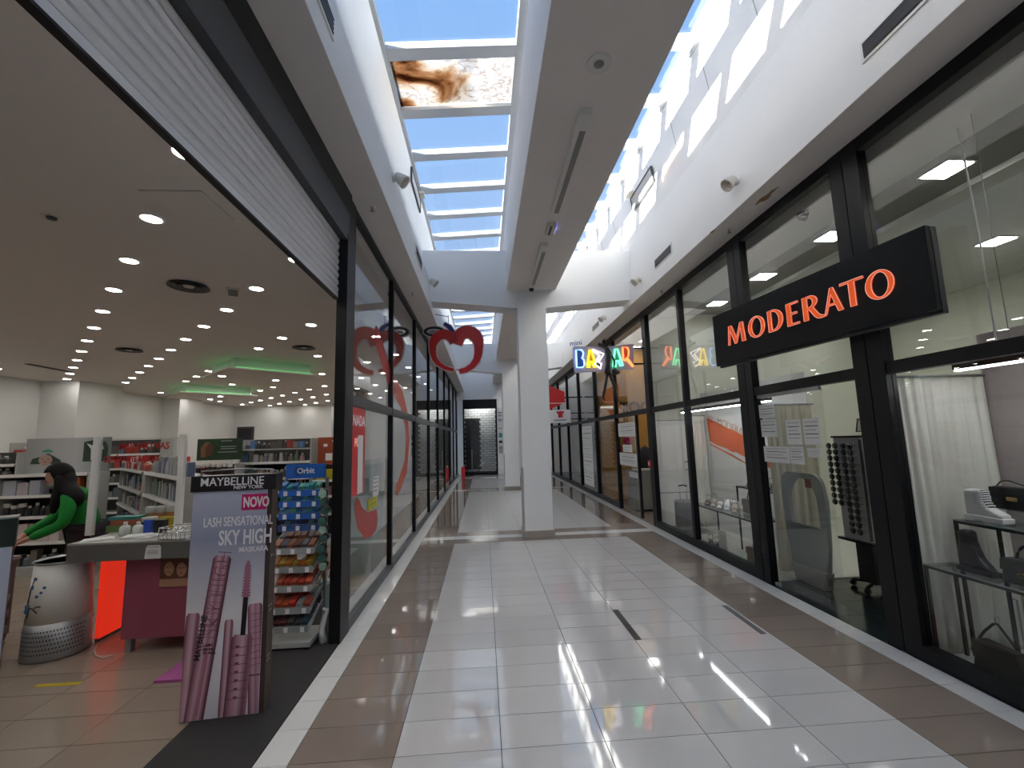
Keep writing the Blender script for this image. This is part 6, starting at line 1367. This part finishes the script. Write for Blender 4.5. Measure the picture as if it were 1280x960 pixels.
tag(MB().box(-0.30, 0.30, -0.24, 0.24, 0, 0.003).build('floor_mat', 'dark_grey', None, (4.30, 7.95, 0.0)), 'dark mat under the grey suitcase', 'mat')
bpy.data.objects['suitcase'].location.z = 0.004

# ------------------------------------------------------------------ bazaar
cb = thing('cabinet', 'grey low cabinet just inside the bazaar entrance', 'cabinet', (4.35, 10.35, 0.0))
MB().box(-0.35, 0.35, -0.25, 0.25, 0.05, 0.92).build('body', 'grey_plastic', cb); MB().box(-0.37, 0.37, -0.27, 0.27, 0.92, 0.95).build('top', 'grey_corner', cb); MB().box(-0.33, 0.33, -0.22, 0.22, 0, 0.05).build('plinth', 'black', cb)
MB().box(-0.33, -0.01, -0.258, -0.25, 0.08, 0.90).build('door', 'grey_plastic', cb); MB().box(0.01, 0.33, -0.258, -0.25, 0.08, 0.90).build('door', 'grey_plastic', cb)
pb = thing('partition_board', 'ochre board wall behind the bazaar cabinet', 'partition', (5.0, 12.3, 0.0)); MB().box(-1.1, 1.2, -0.03, 0.03, 0, 3.2).build('board', 'ochre_wall', pb)
link('lettering', text_mesh('TOCC', 0.42, 0.01, 'print_black', bold=0.004), pb, (-0.55, -0.045, 2.42), UP)
for k, (lb_, x, z, m, sz) in enumerate((('red felt garment topmost on the ochre board', -0.55, 1.95, 'red', 0.28), ('crimson cloth flower below the felt garment', -0.40, 1.62, 'print_magenta', 0.22), ('red cloth bow lowest on the ochre board', -0.62, 1.40, 'red', 0.2))):
    o = sph(0.5, 0.18, 0.5, (0, 0, 0), 12, 8, lambda d, q: q * (1 + 0.25 * math.sin(5 * math.atan2(d.z, d.x)))).build('cloth_ornament', m, None, (5.0 + x, 12.3 - 0.03 - sz * 0.23, z)); o.scale = (sz, sz, sz); tag(o, lb_, 'ornament')
ct = thing('coat', 'black coat on a stand behind the bazaar cabinet', 'coat', (4.62, 10.95, 0.0))
MB().lathe([(0.16, 0.55), (0.22, 0.60), (0.20, 1.1), (0.17, 1.35), (0.06, 1.46), (0.0, 1.47)], 12).build('body', 'dark_cloth', ct); MB().tube([(0, 0, 0), (0, 0, 1.5)], 0.015).lathe([(0.2, 0), (0.2, 0.02), (0, 0.03)], 14).build('stand', 'black', ct)
for sy in (-1, 1): MB().tube([(sy * 0.15, 0, 1.36), (sy * 0.24, -0.02, 1.1), (sy * 0.25, -0.04, 0.8)], [0.05, 0.05, 0.045], 8).build('sleeve', 'dark_cloth', ct)
ch_ = [(0.05, 0.05, 0.06), (0.35, 0.03, 0.05), (0.10, 0.10, 0.12), (0.20, 0.20, 0.22), (0.03, 0.03, 0.03)]
for k in range(10):
    t = thing('hanging_garment', 'garment hanging %s from the front on the rail behind the far right glass' % ORDN[k], 'garment', (4.3 + 0.02 * (k % 3), 15.3 + 0.16 * k, 1.725), 0, 'garments on the rail behind the far right glass')
    o = MB().prism([(-0.22, -1.0), (0.22, -1.0), (0.20, -0.2), (0.05, -0.02), (-0.05, -0.02), (-0.20, -0.2)], -0.03, 0.03, 'y').build('cloth', 'product', t); o.color = (*ch_[k % 5], 1)
    MB().tube([(0, 0, -0.03), (0, 0, 0.02), (0.02, 0, 0.04), (0, 0, 0.055)], 0.004, 5).build('hook', 'steel_grey', t)
gr2 = thing('clothes_rail', 'black clothes rail behind the far right glass', 'rail', (4.31, 16.0, 0.0))
MB().tube([(0, -0.8, 0.02), (0, -0.8, 1.80), (0, 0.9, 1.80), (0, 0.9, 0.02)], 0.014, 6).box(-0.2, 0.2, -0.82, -0.78, 0, 0.02).box(-0.2, 0.2, 0.88, 0.92, 0, 0.02).build('rail', 'black', gr2)
